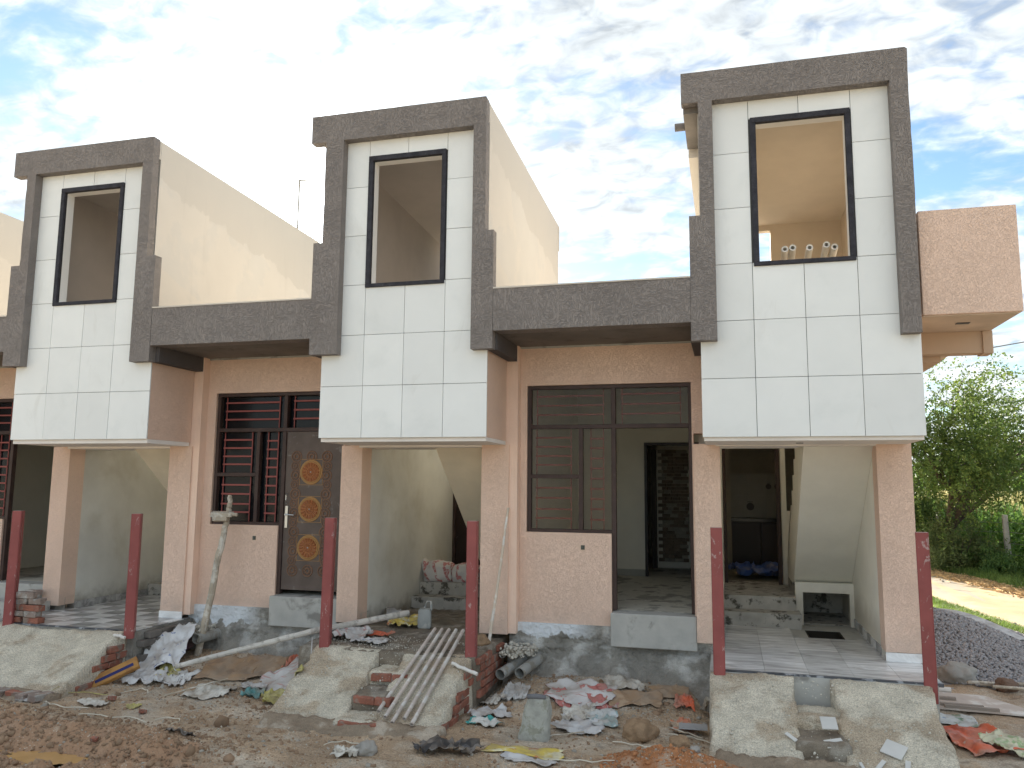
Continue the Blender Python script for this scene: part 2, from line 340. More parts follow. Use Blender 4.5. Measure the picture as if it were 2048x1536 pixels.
def gextra(k, C):
    n, l, noi, mr, mix, mth = k['n'], k['l'], k['noi'], k['mr'], k['mix'], k['mth']
    sp = n('ShaderNodeSeparateXYZ'); l(k['V'], sp.inputs[0]); X, Y, Z = sp.outputs
    def gauss(cx, cy, rx, ry, wob=.3):
        a = mth('POWER', mth('DIVIDE', mth('SUBTRACT', X, cx), rx), 2.0); b = mth('POWER', mth('DIVIDE', mth('SUBTRACT', Y, cy), ry), 2.0)
        r = mth('ADD', mth('ADD', a, b), mth('MULTIPLY', mth('SUBTRACT', noi(5, 5), .5), 2.2)); return mr(r, .5, 1.25, 1, 0, True)
    # reddish loam: the heap and the churned bank; pale dried crust; dark damp patches
    C = mix(gauss(6.9, -1.5, .62, .42), C, (.38, .17, .075))
    C = mix(mth('MULTIPLY', gauss(1.3, -2.6, 2.2, .62), .75), C, (.36, .205, .12))
    C = mix(mth('MULTIPLY', gauss(2.0, 1.0, .5, .4), .6), C, (.22, .11, .06))
    C = mix(mth('MULTIPLY', mr(noi(2.1, 7, .4), .56, .68, 0, 1, True), .55), C, (.50, .43, .34))
    C = mix(mth('MULTIPLY', mr(noi(3.3, 6, .8), .60, .70, 0, 1, True), .6), C, (.15, .11, .08))
    # pale grit of mortar crumbs
    vo = n('ShaderNodeTexVoronoi'); vo.inputs['Scale'].default_value = 42; l(k['V'], vo.inputs['Vector'])
    g = mth('MULTIPLY', mr(vo.outputs['Distance'], .12, .22, 1, 0), mr(noi(3, 4), .48, .6, 0, 1)); C = mix(g, C, (.62, .58, .50))
    C = mix(mr(Y, -7, -11, 0, .95), C, (.56, .47, .34))  # unseen ground behind the camera, coloured paler to bounce light onto the facades
    # grass-green tint far off and on the verge
    far = mr(Y, 14, 20, 0, 1); C = mix(far, C, (.075, .10, .03))
    return C
m_ground = mat('site_earth', (.40, .295, .20), var=.25, vs=1.7, bump=1, bs=20, bd=.035, rough=.8, spec=.25, col2=(.46, .385, .30), c2s=2.3, c2w=(.46, .62), fine=.3, finescale=70, extra=gextra)
mesh_np('ground', Vg, Fg, m_ground, smooth=True, kind='structure')
# puddle
bm = newbm(); pts = []
for i in range(40):
    a = 2*math.pi*i/40; r = 1+.25*math.sin(3*a+1)+.15*math.sin(7*a)
    pts.append((1.80+.62*r*math.cos(a), -2.60+.16*r*math.sin(a)))
bm.faces.new([bm.verts.new((p[0], p[1], -.715)) for p in pts])
m_puddle = mat('muddy_water', (.50, .30, .12), rough=.15, bump=.05, bs=6, spec=.5, var=.12, vs=5)
obj('puddle', bm, m_puddle, kind='structure')
# side road
bm = newbm(); rv = []
for yy in np.concatenate([np.arange(-40, 2, 3), np.arange(2, 20, .5), np.arange(20, 120, 5)]):
    e0 = 13.2-.15*yy; e1 = 16.2-.21*yy
    if e1 < e0+1.2: e1 = e0+1.2
    row = []
    for k in range(9):
        t = k/8; x = e0+(e1-e0)*t+(.12*float(vnoise(yy*.9, k*3.1, 4)) if k in (0, 8) else 0)
        row.append(bm.verts.new((x, yy, -.70+(-.035 if k in (0, 8) else 0.02)+.012*float(vnoise(yy*1.3, k*.8, 9)))))
    rv.append(row)
for a, b in zip(rv, rv[1:]):
    for k in range(8): bm.faces.new([a[k], a[k+1], b[k+1], b[k]])
def rextra(k, C):
    v = k['noi'](1, 5, .6, .55, k['mapped']((2.6, .22, 1), (0, 0, .16))); return k['mix'](k['mr'](v, .50, .62, 0, .9, True), C, (.30, .27, .23))
m_road = mat('sandy_road', (.43, .32, .19), var=.18, vs=1.1, bump=.5, bs=18, col2=(.48, .37, .24), c2s=.9, c2w=(.48, .62), extra=rextra, fine=.15)
obj('side_road', bm, m_road, kind='structure', smooth=True)

# ------------------------------------------------------------------ houses
def jag_strip(z0, z1, n, amp, seed):
    return [(z0+(z1-z0)*i/n, amp*random.uniform(-1, 1)) for i in range(n+1)]
HX = {
 1: dict(c=(-1.7216, -1.2033, -.7039, -.2092, .3833), l=-1.55, r=.15, lo=(-1.83, -1.69), ro=(.303, .44), top=(-1.92, .303), zo=.026, back=4.2, tz=5.94),
 2: dict(c=(2.7521, 3.2895, 3.786, 4.2792, 4.7926), l=3.0, r=4.632, lo=(2.65, 2.766), ro=(4.786, 4.885), top=(2.57, 4.786), zo=.02, back=3.92, tz=5.80),
 3: dict(c=(7.1105, 7.6463, 8.1494, 8.6545, 9.1956), l=7.28, r=9.012, lo=(7.02, 7.133), ro=(9.185, 9.185), top=(6.96, 9.19), zo=0, back=4.05, tz=5.86)}
h0 = {k: (tuple(v-4.42 for v in HX[1][k]) if isinstance(HX[1][k], tuple) else HX[1][k]-4.42 if k in 'lr' else HX[1][k]) for k in HX[1]}
HX[0] = h0
HLAB = {0: 'leftmost terraced house, only its cream side wall and dark porch in view', 1: 'terraced house with marble tiled porch and closed dark opening, second from the left', 2: 'middle terraced house with ornate medallion door and sacks on its porch steps', 3: 'right end terraced house with open doorway, cream staircase and side balcony'}
def wallbox(parent, name, m, boxes, **k):
    bm = newbm()
    for b in boxes: box(bm, *b)
    return obj(name, bm, m, parent, **k)
def leaf_grille(parent, B, x0, x1, zs, ztop, zbot, Y=1.085):
    for x in (x0, x1):
        bm = newbm(); box(bm, B+x-.006, B+x+.006, Y+.004, Y+.016, zbot, ztop); obj('grille_upright', bm, m_red, parent)
    for z in zs:
        bm = newbm(); box(bm, B+x0-.012, B+x1+.012, Y-.006, Y+.004, z-.011, z+.011); obj('grille_bar', bm, m_red, parent)
ROS = {}
def house(k):
    h = HX[k]; c = h['c']; B = c[0]; zo = h['zo']; H = empty('terraced_house', (B, 0, -.7), HLAB[k], 'house', 'terraced houses in a row')
    prev = HX[k-1]['c'][4] if k else B-2.33       # box side of the neighbour to the left
    z0, z1, z2 = 2.10+zo, 5.66+zo, 6.0+zo
    # --- box that overhangs the porch, and the stair tower above
    WX0, WX1, WZ0, WZ1 = c[1]+.075 if k != 3 else 7.72, c[3]-.06, 3.905+zo, 5.41+zo
    wx0, wx1 = {0: (-1.15-4.42, -.265-4.42), 1: (-1.15, -.265), 2: (3.345, 4.215), 3: (7.72, 8.593)}[k]
    X0, X1 = B+.012, c[4]-.012
    XU = h['ro'][0]-.006      # face of the tower above the box
    bx = [(X0+.111, X1-.111, .032, .15, z0, 3.28), (X0+.061, XU-.061, .032, .15, 3.28, WZ0), (X0+.061, XU-.061, .032, .15, WZ1, z1), (X0+.061, wx0, .032, .15, WZ0, WZ1), (wx1, XU-.061, .032, .15, WZ0, WZ1)]
    wallbox(H, 'tower_front_wall', m_white, bx)
    g = .0027
    wallbox(H, 'joint_backing', m_groove, [(X0+.004, X1-.004, .016, .031, z0+.004, 3.15), (X0+.004, XU-.022, .016, .031, 3.15, WZ0), (X0+.02, XU-.02, .016, .031, WZ1, z1), (X0+.02, wx0, .016, .031, WZ0, WZ1), (wx1, XU-.02, .016, .031, WZ0, WZ1)])
    # panels
    def pan(x0, x1, za, zb):
        bm = newbm(); dy = random.uniform(-.0015, .0015)
        box(bm, x0+g, x1-g, .0+dy, .02, za+g, zb-g); obj('facade_panel', bm, m_panel, H, bevel=.0015)
    rows = [z0+.6*i for i in range(6)]
    l, r = (h['l']-.03, h['r']+.03)
    if k == 3: r = 9.06
    for i in range(2):
        for j in range(4): pan(c[j]+(-g if j == 0 else 0), c[j+1]+(g if j == 3 else 0), rows[i]-(g if i == 0 else 0), rows[i+1])
    xl = [l, c[1], c[2], c[3], r]
    for j in range(4):
        lo_ = xl[j]; 
        pan(lo_, xl[j+1], rows[2], rows[3])
    # side columns beside the window
    wo0, wo1, wz0, wz1 = wx0-.058, wx1+.052, WZ0-.045, WZ1+.06
    for i in (3, 4):
        pan(l, c[1], rows[i], rows[i+1]); pan(c[3], r, rows[i], rows[i+1])
    pan(l, c[1], rows[5], z1+.02); pan(c[3], r, rows[5], z1+.02)
    pan(c[1], c[2], wz1-.01, z1+.02); pan(c[2], c[3], wz1-.01, z1+.02)
    # charcoal window surround, chipped edge
    bm = newbm()
    for a in ((wo0, wo1, -.022, .03, wz0, WZ0), (wo0, wo1, -.022, .03, WZ1, wz1), (wo0, wx0, -.022, .03, WZ0, WZ1), (wx1, wo1, -.022, .03, WZ0, WZ1)): box(bm, *a)
    obj('window_surround', bm, m_black, H, bevel=.004)
    # side walls of the box (textured peach) and tower sides (smooth cream)
    inn = m_beige if k == 3 else m_brownpl
    for q in ((X0, X0+.11, .033, .86, z0, 3.27), (X1-.11, X1, .033, .86, z0, 3.27)): wallbox(H, 'box_side_wall', m_peach, [q])
    bk, tz = h['back'], h['tz']+zo*0
    def sidewall(x0, x1, mm, nm, zb=3.272):
        bm = newbm(); y0_ = .032 if mm is m_cream else .152; prism(bm, [(y0_, zb), (bk, zb), (bk, tz-.02), (y0_, z2-.02)], 0, x0, x1); obj(nm, bm, mm, H)
    sidewall(XU-.06, XU, m_cream, 'tower_side_wall')
    sidewall(XU-.125, XU-.063, inn, 'tower_inner_lining')
    sidewall(X0+.001, X0+.06, m_cream, 'tower_side_wall')
    sidewall(X0+.063, X0+.125, inn, 'tower_inner_lining')
    # back wall of the tower with its roof door
    dx0, dx1 = X0+.13, X0+.93
    wallbox(H, 'tower_back_wall', inn, [(dx1, XU-.126, bk-.14, bk-.02, 3.3, tz-.3), (dx0, dx1, bk-.14, bk-.02, 5.46, tz-.3), (X0+.126, dx0, bk-.14, bk-.02, 3.3, 5.46)])
    wallbox(H, 'tower_floor', m_step, [(X0+.126, X1-.126, .152, 1.25, 3.22, 3.3), (X0+.126, X0+.95, 1.25, bk-.14, 3.22, 3.3), (X0+.95, XU-.126, 1.7, bk-.14, 3.222, 3.302)])  # last box added over the stair slot to keep light out of the porch
    bm = newbm(); prism(bm, [(.152, z1-.02), (bk+.02, tz-.32), (bk+.02, tz-.22), (.152, z1+.08)], 0, X0+.126, XU-.126); obj('tower_ceiling', bm, inn, H)
    # roof slab projecting on the left
    bm = newbm(); prism(bm, [(.0, z1+.085), (bk+.04, tz-.21), (bk+.04, tz), (.0, z2-.012)], 0, h['top'][0]+.02, XU-.003); obj('roof_slab', bm, m_cream, H)
    wallbox(H, 'slab_lip', m_cream, [(XU-.3, XU+.006, bk-.02, bk+.06, tz-.42, tz-.02)])
    if k == 3:
        wallbox(H, 'unpainted_soffit', m_soffit, [(6.975, 7.135, .005, .95, 5.60, 5.735)])
        wallbox(H, 'soffit_band', m_cream, [(6.985, 7.135, .97, 3.9, 5.50, 5.70)])
        bm = newbm(); pipe(bm, (6.86, .45, 5.66), (7.02, .45, 5.66), .045); obj('drain_spout', bm, mat('spout_grey', (.16, .15, .15)), H)
    # --- textured grey portal frame
    bm = newbm(); lo, ro = h['lo'], h['ro']; zl = 4.41+zo
    yf = -.12
    pl = [(lo[0], 3.085), (h['l'], 3.085), (h['l'], z1)]
    # frame as one outline: left leg, top bar, right leg
    def jag(x, za, zb, amp=.004):
        n_ = 14; return [(x+random.uniform(-amp, amp), za+(zb-za)*i/n_) for i in range(n_+1)]
    outl = [(lo[0], 3.085), (h['l'], 3.085), (h['l'], z1+.005), (h['r'], z1+.005), (h['r'], 3.085), (ro[1], 3.085), (ro[1], zl)] + jag(ro[0], zl, z2-.02) + [(ro[0]-.01 if k != 3 else ro[0]-.02, z2), (h['top'][0], z2), (h['top'][0], z1), (lo[1], z1)] + jag(lo[1], z1-.02, zl) + [(lo[0], zl)]
    oz = []
    for q in outl:
        if not oz or abs(q[0]-oz[-1][0])+abs(q[1]-oz[-1][1]) > 1e-4: oz.append(q)
    if abs(oz[0][0]-oz[-1][0])+abs(oz[0][1]-oz[-1][1]) < 1e-4: oz.pop()
    f_ = [bm.verts.new((p[0], yf, p[1])) for p in oz]; n_ = len(f_); ed = [bm.edges.new((f_[i], f_[(i+1) % n_])) for i in range(n_)]
    fl = bmesh.ops.triangle_fill(bm, use_beauty=True, edges=ed)
    ext = bmesh.ops.extrude_face_region(bm, geom=bm.faces[:]); bmesh.ops.translate(bm, verts=[g_ for g_ in ext['geom'] if isinstance(g_, bmesh.types.BMVert)], vec=(0, .117, 0))
    obj('portal_frame', bm, m_grey, H)
    # brackets that carry the frame under the terrace slab
    if k != 3: wallbox(H, 'bracket_beam', m_dark, [(c[4]+.002, c[4]+.115, -.002, .9, 3.088, 3.278)])
    wallbox(H, 'bracket_beam', m_dark, [(B-.10, B-.004, -.002, .9, 3.088, 3.278)])
    # --- bay to the left of the tower: beam, slab, wall with window and door opening
    bl = (HX[k-1]['ro'][1] if k else prev+.1)
    wallbox(H, 'roof_beam', m_grey, [(bl+.002, lo[0]-.002, yf+.004, .10, 3.28, 3.75)])
    wallbox(H, 'beam_coping', m_cream, [(bl+.002, lo[0]-.002, yf-.004, .12, 3.752, 3.768)])
    wallbox(H, 'porch_slab', m_soffit, [(bl-.08, lo[0]+.08, .102, .99, 3.282, 3.42)])
    wallbox(H, 'terrace_slab', m_smoothc, [(prev-.0, B+.01, .992, 9.0, 3.26, 3.44)])
    wl, wr, dl, dr = B-2.105, B-1.085, B-1.085, B-.15    # window left/right, door left/right
    PL = prev+.03
    wallbox(H, 'bay_wall', m_peach, [(prev+.13, wl, 1.0, 1.14, -.03, 2.802), (prev+.13, B+.02, 1.0, 1.14, 2.802, 3.281), (wl, wr, 1.0, 1.14, -.03, 1.046), (dr, B-.132, .93, 1.14, -.10, 2.802), (B-.132, B+.02, .93, 1.14, 2.2, 2.802)])
    wallbox(H, 'pilaster', m_peachc, [(prev-.10, prev+.128, .875, 1.10, -.12, 3.281)])
    # pillars of the porch
    e3 = (k == 3)
    wallbox(H, 'porch_pillar', m_peach, [(B-.13, B+.155, .85, 1.13, -.10, 2.075)])
    wallbox(H, 'porch_pillar', m_peach, [(c[4]-.312, c[4]+.03, .85, 1.13, -.08 if e3 else -.13, 2.075)])
    wallbox(H, 'porch_ceiling', m_whsof, [(X0+.001, X1-.001, .036, .845, 2.062 if e3 else 2.075, z0-.001), (X0+.1, X0+1.0, .846, 1.45, 2.05, 2.19), (X0+1.0, X1-.3, .846, 1.02, 2.05, 2.19)])
    wallbox(H, 'party_wall', m_greyplaster if not e3 else m_stairp, [(B+.03, B+.15, 1.131, 9.0, -.3, 3.26)])
    wallbox(H, 'porch_side_wall', m_greyplaster if not e3 else m_stairp, [(c[4]-.305, c[4]-.16, 1.131, 4.5, -.3, 3.26)])
    # --- rear wall of the porch with kitchen doorway
    pw = m_greyplaster if not e3 else m_stairp
    wallbox(H, 'porch_rear_wall', pw, [(B+1.0, B+1.075, 4.40, 4.52, .17, 3.26), (B+1.076, c[4]-.306, 4.40, 4.52, .17, 1.25), (B+.151, B+1.0, 4.40, 4.52, 2.30, 3.26)])
    W_ = wallbox(H, 'kitchen_door_frame', m_wood, [(B+.152, B+.20, 4.35, 4.45, .17, 2.30), (B+.93, B+.985, 4.35, 4.45, .17, 2.30), (B+.20, B+.93, 4.35, 4.45, 2.255, 2.30)])
    if not e3:
        bm = newbm(); box(bm, B+.2, B+.93, 4.42, 4.45, .17, 2.25); obj('kitchen_door', bm, mat('kitchen_door_brown', (.045, .03, .026), col2=(.2, .17, .15), c2s=14, c2w=(.68, .72), bump=.2), H)
    # inner porch floor and two steps
    wallbox(H, 'porch_step', m_step, [(B+.152, B+1.06, 2.93, 4.7, -.02, .17)]); wallbox(H, 'porch_step', m_step, [(B+.152, B+1.10, 2.62, 4.6, -.3, -.002)])
    # stair flight, rising from the rear towards the street
    sx0, sx1 = B+1.06, c[4]-.307; sm_ = m_stairp if e3 else m_stairc
    def zs(y): return 2.10-.80*(y-1.0)
    bm = newbm(); pts = [(1.0, 2.09), (3.15, .36), (3.45, .30), (4.35, .30)]
    yt = 4.35; zt = .36; nst = 12; run = .255; ri = .2
    for i in range(nst):
        zt += ri; pts += [(yt, zt), (yt-run, zt)]; yt -= run
        if yt-run < .98: break
    pts += [(.98, zt)]
    prism(bm, pts, 0, sx0, sx1); bmesh.ops.triangulate(bm, faces=[f for f in bm.faces if len(f.verts) > 4])
    obj('staircase', bm, sm_, H)
    # low wall under the flight with hatch opening
    hx0, hx1 = (8.262, 8.835) if e3 else (sx0+.1, sx1-.08)
    wallbox(H, 'hatch_wall', m_stairp if e3 else m_greyplaster, [(sx0, hx0, 3.0, 3.12, -.2, .36), (hx1, sx1, 3.0, 3.12, -.2, .36), (hx0, hx1, 3.0, 3.12, .235, .36)])
    wallbox(H, 'hatch_recess', m_step, [(sx0, sx1, 3.12, 4.3, -.23, -.18), (sx0, sx1, 4.2, 4.3, -.18, .3), (sx0+.0, sx0+.1, 3.12, 4.2, -.18, .3)])
    # --- rooms
    rf = m_step
    wallbox(H, 'room_floor', mat('dusty_floor', (.60, .57, .49), var=.12, vs=3, bump=.2, col2=(.30, .28, .24), c2s=3), [(prev+.12, B+.03, 1.141, 8.9, .05, .17)])
    wallbox(H, 'room_wall', m_room, [(prev+.02, prev+.13, 1.141, 8.9, .17, 3.25), (B-.08, B+.028, 1.141, 8.9, .17, 3.25),
        (prev+.13, B-1.07, 4.86, 4.98, .17, 3.25), (B-1.07, B-.2, 4.86, 4.98, 2.30, 3.25), (B-.2, B-.08, 4.86, 4.98, .17, 3.25), (prev+.13, B-.08, 8.7, 8.8, .17, 3.25)])
    wallbox(H, 'skirting', mat('skirting_grey', (.40, .40, .36)), [(prev+.14, B-1.07, 4.83, 4.858, .17, .27)])
    wallbox(H, 'inner_door_frame', mat('frame_dark', (.03, .026, .03), rough=.4, bump=.05), [(B-1.08, B-1.035, 4.80, 4.90, .17, 2.31), (B-.245, B-.2, 4.80, 4.90, .17, 2.31), (B-1.035, B-.245, 4.80, 4.90, 2.265, 2.31)])
    wallbox(H, 'room_ceiling', m_whsof, [(prev+.13, B-.08, 1.141, 8.9, 3.2, 3.258)])
    # --- window unit
    dz = 0
    Wn = obj('window', (lambda b: ([box(b, *q) for q in [
        (wl+.003, wl+.048, 1.03, 1.10, 1.05, 2.80), (wl+.048, B-.148, 1.03, 1.10, 2.755, 2.798), (B-.19, B-.152, 1.02, 1.11, .18, 2.755),
        (wl+.048, B-.19, 1.028, 1.098, 2.275, 2.325), (B-1.085, B-1.032, 1.026, 1.10, .18, 2.275), (B-1.085, B-1.032, 1.026, 1.10, 2.325, 2.755),
        (B-1.475, B-1.425, 1.03, 1.10, 1.085, 2.275), (wl+.048, B-1.475, 1.03, 1.10, 1.68, 1.73), (wl+.048, B-1.085, 1.025, 1.105, 1.048, 1.085)]], b)[1])(newbm()), m_wood, H, bevel=.003)
    leaf_grille(Wn, B, -2.0, -1.578, (2.171, 2.061, 1.95, 1.843), 2.275, 1.73)
    leaf_grille(Wn, B, -1.998, -1.578, (1.568, 1.448, 1.316, 1.208), 1.68, 1.085)
    leaf_grille(Wn, B, -1.336, -1.186, (2.156, 2.042, 1.92, 1.802, 1.681, 1.561, 1.443, 1.324, 1.199), 2.275, 1.085)
    leaf_grille(Wn, B, -1.995, -1.186, (2.674, 2.56, 2.447), 2.755, 2.325)
    leaf_grille(Wn, B, -.96, -.279, (2.685, 2.566, 2.449), 2.755, 2.325)
    gm, gy = (m_glass, 1.062) if e3 else (m_glassd, 1.112)
    for a in ((wl+.05, B-1.478, 1.732, 2.273), (wl+.05, B-1.478, 1.087, 1.678), (B-1.423, B-1.087, 1.087, 2.273), (wl+.05, B-1.087, 2.327, 2.753), (B-1.03, B-.193, 2.327, 2.753)):
        bm = newbm(); box(bm, a[0], a[1], gy, gy+.006, a[2], a[3]); obj('pane', bm, gm, Wn)
    # electrical box in the wall
    wallbox(H, 'switch_box', mat('box_green', (.10, .11, .08), bump=0), [(B-1.443, B-1.40, .9925, 1.01, .855, .905)])
    bm = newbm(); tube(bm, [(B-1.421, .985, .88), (B-1.421, .995, .88)], .012, 8); obj('socket_hole', bm, m_groove, H)
    # --- plinth below the bay
    plinth(H, k, prev, B, dl, dr)
    return H
def plinth(H, k, prev, B, dl, dr):
    # rough cement banked against the foundation
    a, b = prev+.03, B+.16
    nxp, nzp = 150, 64
    V = []
    for j in range(nzp+1):
        t = j/nzp; z = -.02-.78*t if False else (.0-.80*t)
        for i in range(nxp+1):
            x = a+(b-a)*i/nxp
            out = .06+.42*float(sst(.35, 1, t))*.9
            out += .25*float(sst(.75, 1.0, i/nxp))*float(sst(.2, .7, t))
            n_ = .11*fbm(x*2.2, z*3.0, 41+k, 5)*sst(.1, .4, t)+.040*fbm(x*9, z*12, 45, 4)*sst(.08, .25, t)
            ledge = .035*float(sst(.30, .34, t+.06*float(fbm(x*3, 0, 5+k))))
            V.append((x, 1.02-out-n_-ledge, z))
    F = [(j*(nxp+1)+i, j*(nxp+1)+i+1, (j+1)*(nxp+1)+i+1, (j+1)*(nxp+1)+i) for j in range(nzp) for i in range(nxp)]
    base = len(V); V += [(a, 1.2, .0), (b, 1.2, .0)]
    # cap the top edge
    V2 = list(V); F2 = list(F)
    top = [(i, i+1) for i in range(nxp)]
    off = len(V2); V2 += [(a+(b-a)*i/nxp, 1.2, .0) for i in range(nxp+1)]
    F2 += [(off+i, off+i+1, i+1, i) for i in range(nxp)]
    def pex(kk, C):
        sp = kk['n']('ShaderNodeSeparateXYZ'); kk['l'](kk['V'], sp.inputs[0]); mth, mr, noi, mix = kk['mth'], kk['mr'], kk['noi'], kk['mix']
        zq = mth('ADD', sp.outputs['Z'], mth('MULTIPLY', mth('SUBTRACT', noi(4, 4), .5), .30))
        zq = mth('ADD', zq, mth('MULTIPLY', mth('SUBTRACT', noi(1, 2, 0, .5, kk['mapped']((14, 14, .8))), .5), .16))
        xm = mr(sp.outputs['X'], B-1.55, B-1.25, 1, 0)
        f = mth('MULTIPLY', mr(zq, -.13 if k == 3 else -.2, -.11 if k == 3 else -.18, 0, .9), xm)
        C = mix(f, C, (.80, .84, .88))
        damp = mr(mth('ADD', sp.outputs['Z'], mth('MULTIPLY', noi(3, 4), .2)), -.55, -.35, .55, 0); return mix(damp, C, (.22, .18, .14))
    mm = mat('plinth_cement_%d' % k, (.275, .26, .228), var=.3, vs=4, bump=1, bd=.06, bs=15, col2=(.46, .45, .42), c2s=2.4, c2w=(.5, .62), fine=.22, extra=pex)
    mesh_np('plinth', V2, F2, mm, smooth=True, parent=H)
    # smooth door step
    bm = newbm(); box(bm, dl+.0, dr+.02, .875, 1.30, -.20, .168)
    obj('door_step', bm, m_smoothc, H, bevel=.008)
for k in (0, 1, 2, 3): house(k)
HOUSES = {o.location.x: o for o in bpy.data.objects if o.name.startswith('terraced_house')}
Hs = [HOUSES[x] for x in sorted(HOUSES)]

def slab_solid(name, m, parent, xl, xr, y0, y1, fz, zb, nxx=24, nyy=34, je=.02, rough=.006, seed=0, kind=None, **kw):
    """solid with an uneven top fz(x,y); xl, xr functions of y (or numbers); sides drop to zb"""
    V = []; F = []
    fl = xl if callable(xl) else (lambda y: xl); fr = xr if callable(xr) else (lambda y: xr)
    for j in range(nyy+1):
        y = y0+(y1-y0)*j/nyy
        a = fl(y)+je*float(fbm(y*6, seed, 3, 3)); b = fr(y)+je*float(fbm(y*6, seed+9, 5, 3))
        for i in range(nxx+1):
            x = a+(b-a)*i/nxx; yy = y+(je*float(fbm(x*6, seed+4, 8, 3)) if j in (0, nyy) else 0)
            rnd = .012 if (i in (0, nxx) or j in (0, nyy)) else 0
            V.append((x, yy, fz(x, yy)+rough*float(fbm(x*22, yy*22, seed+13, 3))+rough*1.5*float(fbm(x*4, yy*4, seed+17, 2))-rnd))
    w = nxx+1
    for j in range(nyy):
        for i in range(nxx): F.append((j*w+i, j*w+i+1, (j+1)*w+i+1, (j+1)*w+i))
    rim = [i for i in range(w)]+[j*w+nxx for j in range(1, nyy+1)]+[nyy*w+i for i in range(nxx-1, -1, -1)]+[j*w for j in range(nyy-1, 0, -1)]
    lv = 4; prev_ = rim
    for q in range(1, lv+1):
        cur = []
        for idx in rim:
            x, y, z = V[idx]; t = q/lv
            cx_, cy_ = (fl(y)+fr(y))/2, (y0+y1)/2; k = .02*t+je*.8*float(fbm(x*9+y*9, z+t*3, seed+31, 2))
            V.append((x+(k if x > cx_ else -k)*.6, y, z+(zb-z)*t)); cur.append(len(V)-1)
        for i in range(len(rim)):
            a, b = i, (i+1) % len(rim); F.append((prev_[b], prev_[a], cur[a], cur[b]))
        prev_ = cur
    return mesh_np(name, V, F, m, smooth=False, parent=parent, kind=kind, **kw)
BR = {}
def brick_mesh(m, seed, L_=.225, W_=.11, H_=.072):
    key = (m.name, seed)
    if key not in BR:
        r = random.Random(seed); bm = newbm(); vs = box(bm, -L_/2, L_/2, -W_/2, W_/2, -H_/2, H_/2)
        for v in vs: v.co += Vector((r.uniform(-.008, .008), r.uniform(-.006, .006), r.uniform(-.005, .005)))
        bmesh.ops.bevel(bm, geom=bm.edges[:], offset=.007, segments=1, affect='EDGES')
        me = bpy.data.meshes.new('brick'); bm.to_mesh(me); bm.free(); me.materials.append(m); BR[key] = me
    return BR[key]
def brick(loc, rot=(0, 0, 0), m=None, parent=None, scale=(1, 1, 1), **k):
    o = obj('brick', None, None, parent, loc=loc, data=brick_mesh(m or m_brick, random.randint(0, 5)), **k)
    o.rotation_euler = rot; o.scale = scale; return o
RY0, RZ0, RY1, RZ1 = -.12, -.19, -1.15, -.68
def rz(y): return RZ0+(y-RY0)*(RZ1-RZ0)/(RY1-RY0)
m_fill = mat('rubble_fill', (.20, .165, .125), var=.3, vs=5, bump=1, bs=30, col2=(.30, .27, .225), c2s=4, fine=.3)
# ---- platforms of the porches
def platform(H, k):
    B = HX[k]['c'][0]; x1 = HX[k]['c'][4]-.04
    if k in (1, 3):
        bm = newbm()
        if k == 3:
            hh = (8.236, 8.650, 2.06, 2.60)
            for q in ((B+.02, x1, -.095, hh[2], -.6, -.186), (B+.02, x1, hh[3], 3.1, -.6, -.186), (B+.02, hh[0], hh[2], hh[3], -.6, -.186), (hh[1], x1, hh[2], hh[3], -.6, -.186)): box(bm, *q)
        else: box(bm, B-.1, x1+.12, -.095, 3.1, -.6, -.186)
        obj('porch_base', bm, m_smoothc if k == 3 else m_concd, H)
        m_l, m_d = m_tile, m_tiled
        ts = .405 if k == 3 else .30; y = -.045; j = 0
        hole = (8.236, 8.650, 2.06, 2.60)
        xa0 = B+.135 if k == 3 else B-.06
        while y < 2.60:
            xa = xa0; i = 0; ye = min(y+ts, 2.615)
            while xa < x1-.02:
                xe = min(xa+ts, x1+(.05 if k == 3 else .1))
                if not (k == 3 and xe > hole[0]+.02 and xa < hole[1]-.02 and ye > hole[2]+.02 and y < hole[3]):
                    bm = newbm(); box(bm, xa+.0015, xe-.0015, y+.0015, ye-.0015, -.182, -.170+random.uniform(-.001, .001))
                    obj('floor_tile', bm, (m_l if (i+j) % 2 or k == 3 else m_d), H)
                xa = xe; i += 1
            y = ye; j += 1
        bm = newbm(); box(bm, xa0, x1+(.05 if k == 3 else .1), -.085, -.047, -.20, -.168); obj('edge_strip', bm, m_edge, H, bevel=.004)
        # skirting tiles
        X = HX[k]['c'][4]-.307
        yq = 1.14
        while yq < 2.95:
            bm = newbm(); box(bm, X-.012, X, yq, yq+.29, -.169, -.075); obj('skirting_tile', bm, m_tiled if int(yq*10) % 2 else m_tile, H); yq += .295
            bm = newbm(); box(bm, B+.151, B+.163, yq-.295, yq-.005, -.169, -.075); obj('skirting_tile', bm, m_tiled, H)
        bm = newbm(); box(bm, X-.008, HX[k]['c'][4]+.035, .836, .848, -.169, -.083); obj('skirting_tile', bm, m_tile, H)
        if k == 3:
            bm = newbm(); a_, b_, c_, d_ = hole
            for q in ((a_-.004, b_+.004, c_-.004, d_+.004, -.6, -.55), (a_+.0, a_+.02, c_+.02, d_-.02, -.549, -.188), (b_-.02, b_, c_+.02, d_-.02, -.549, -.188), (a_, b_, d_-.02, d_, -.549, -.188), (a_, b_, c_, c_+.02, -.549, -.188)): box(bm, *q)
            obj('drain_pit', bm, mat('pit_shade', (.035, .03, .022), bump=.4), H)  # liner coloured near black to paint the shade inside the opening
    else:
        slab_solid('porch_base', m_fill, H, B-.04 if k else B-.1, x1+.0, -.16, 2.75, lambda x, y: -.185+.03*float(sst(.5, 2, y)), -.8, 40, 50, .02, .02, 5+k)
for k in range(4): platform(Hs[k], k)
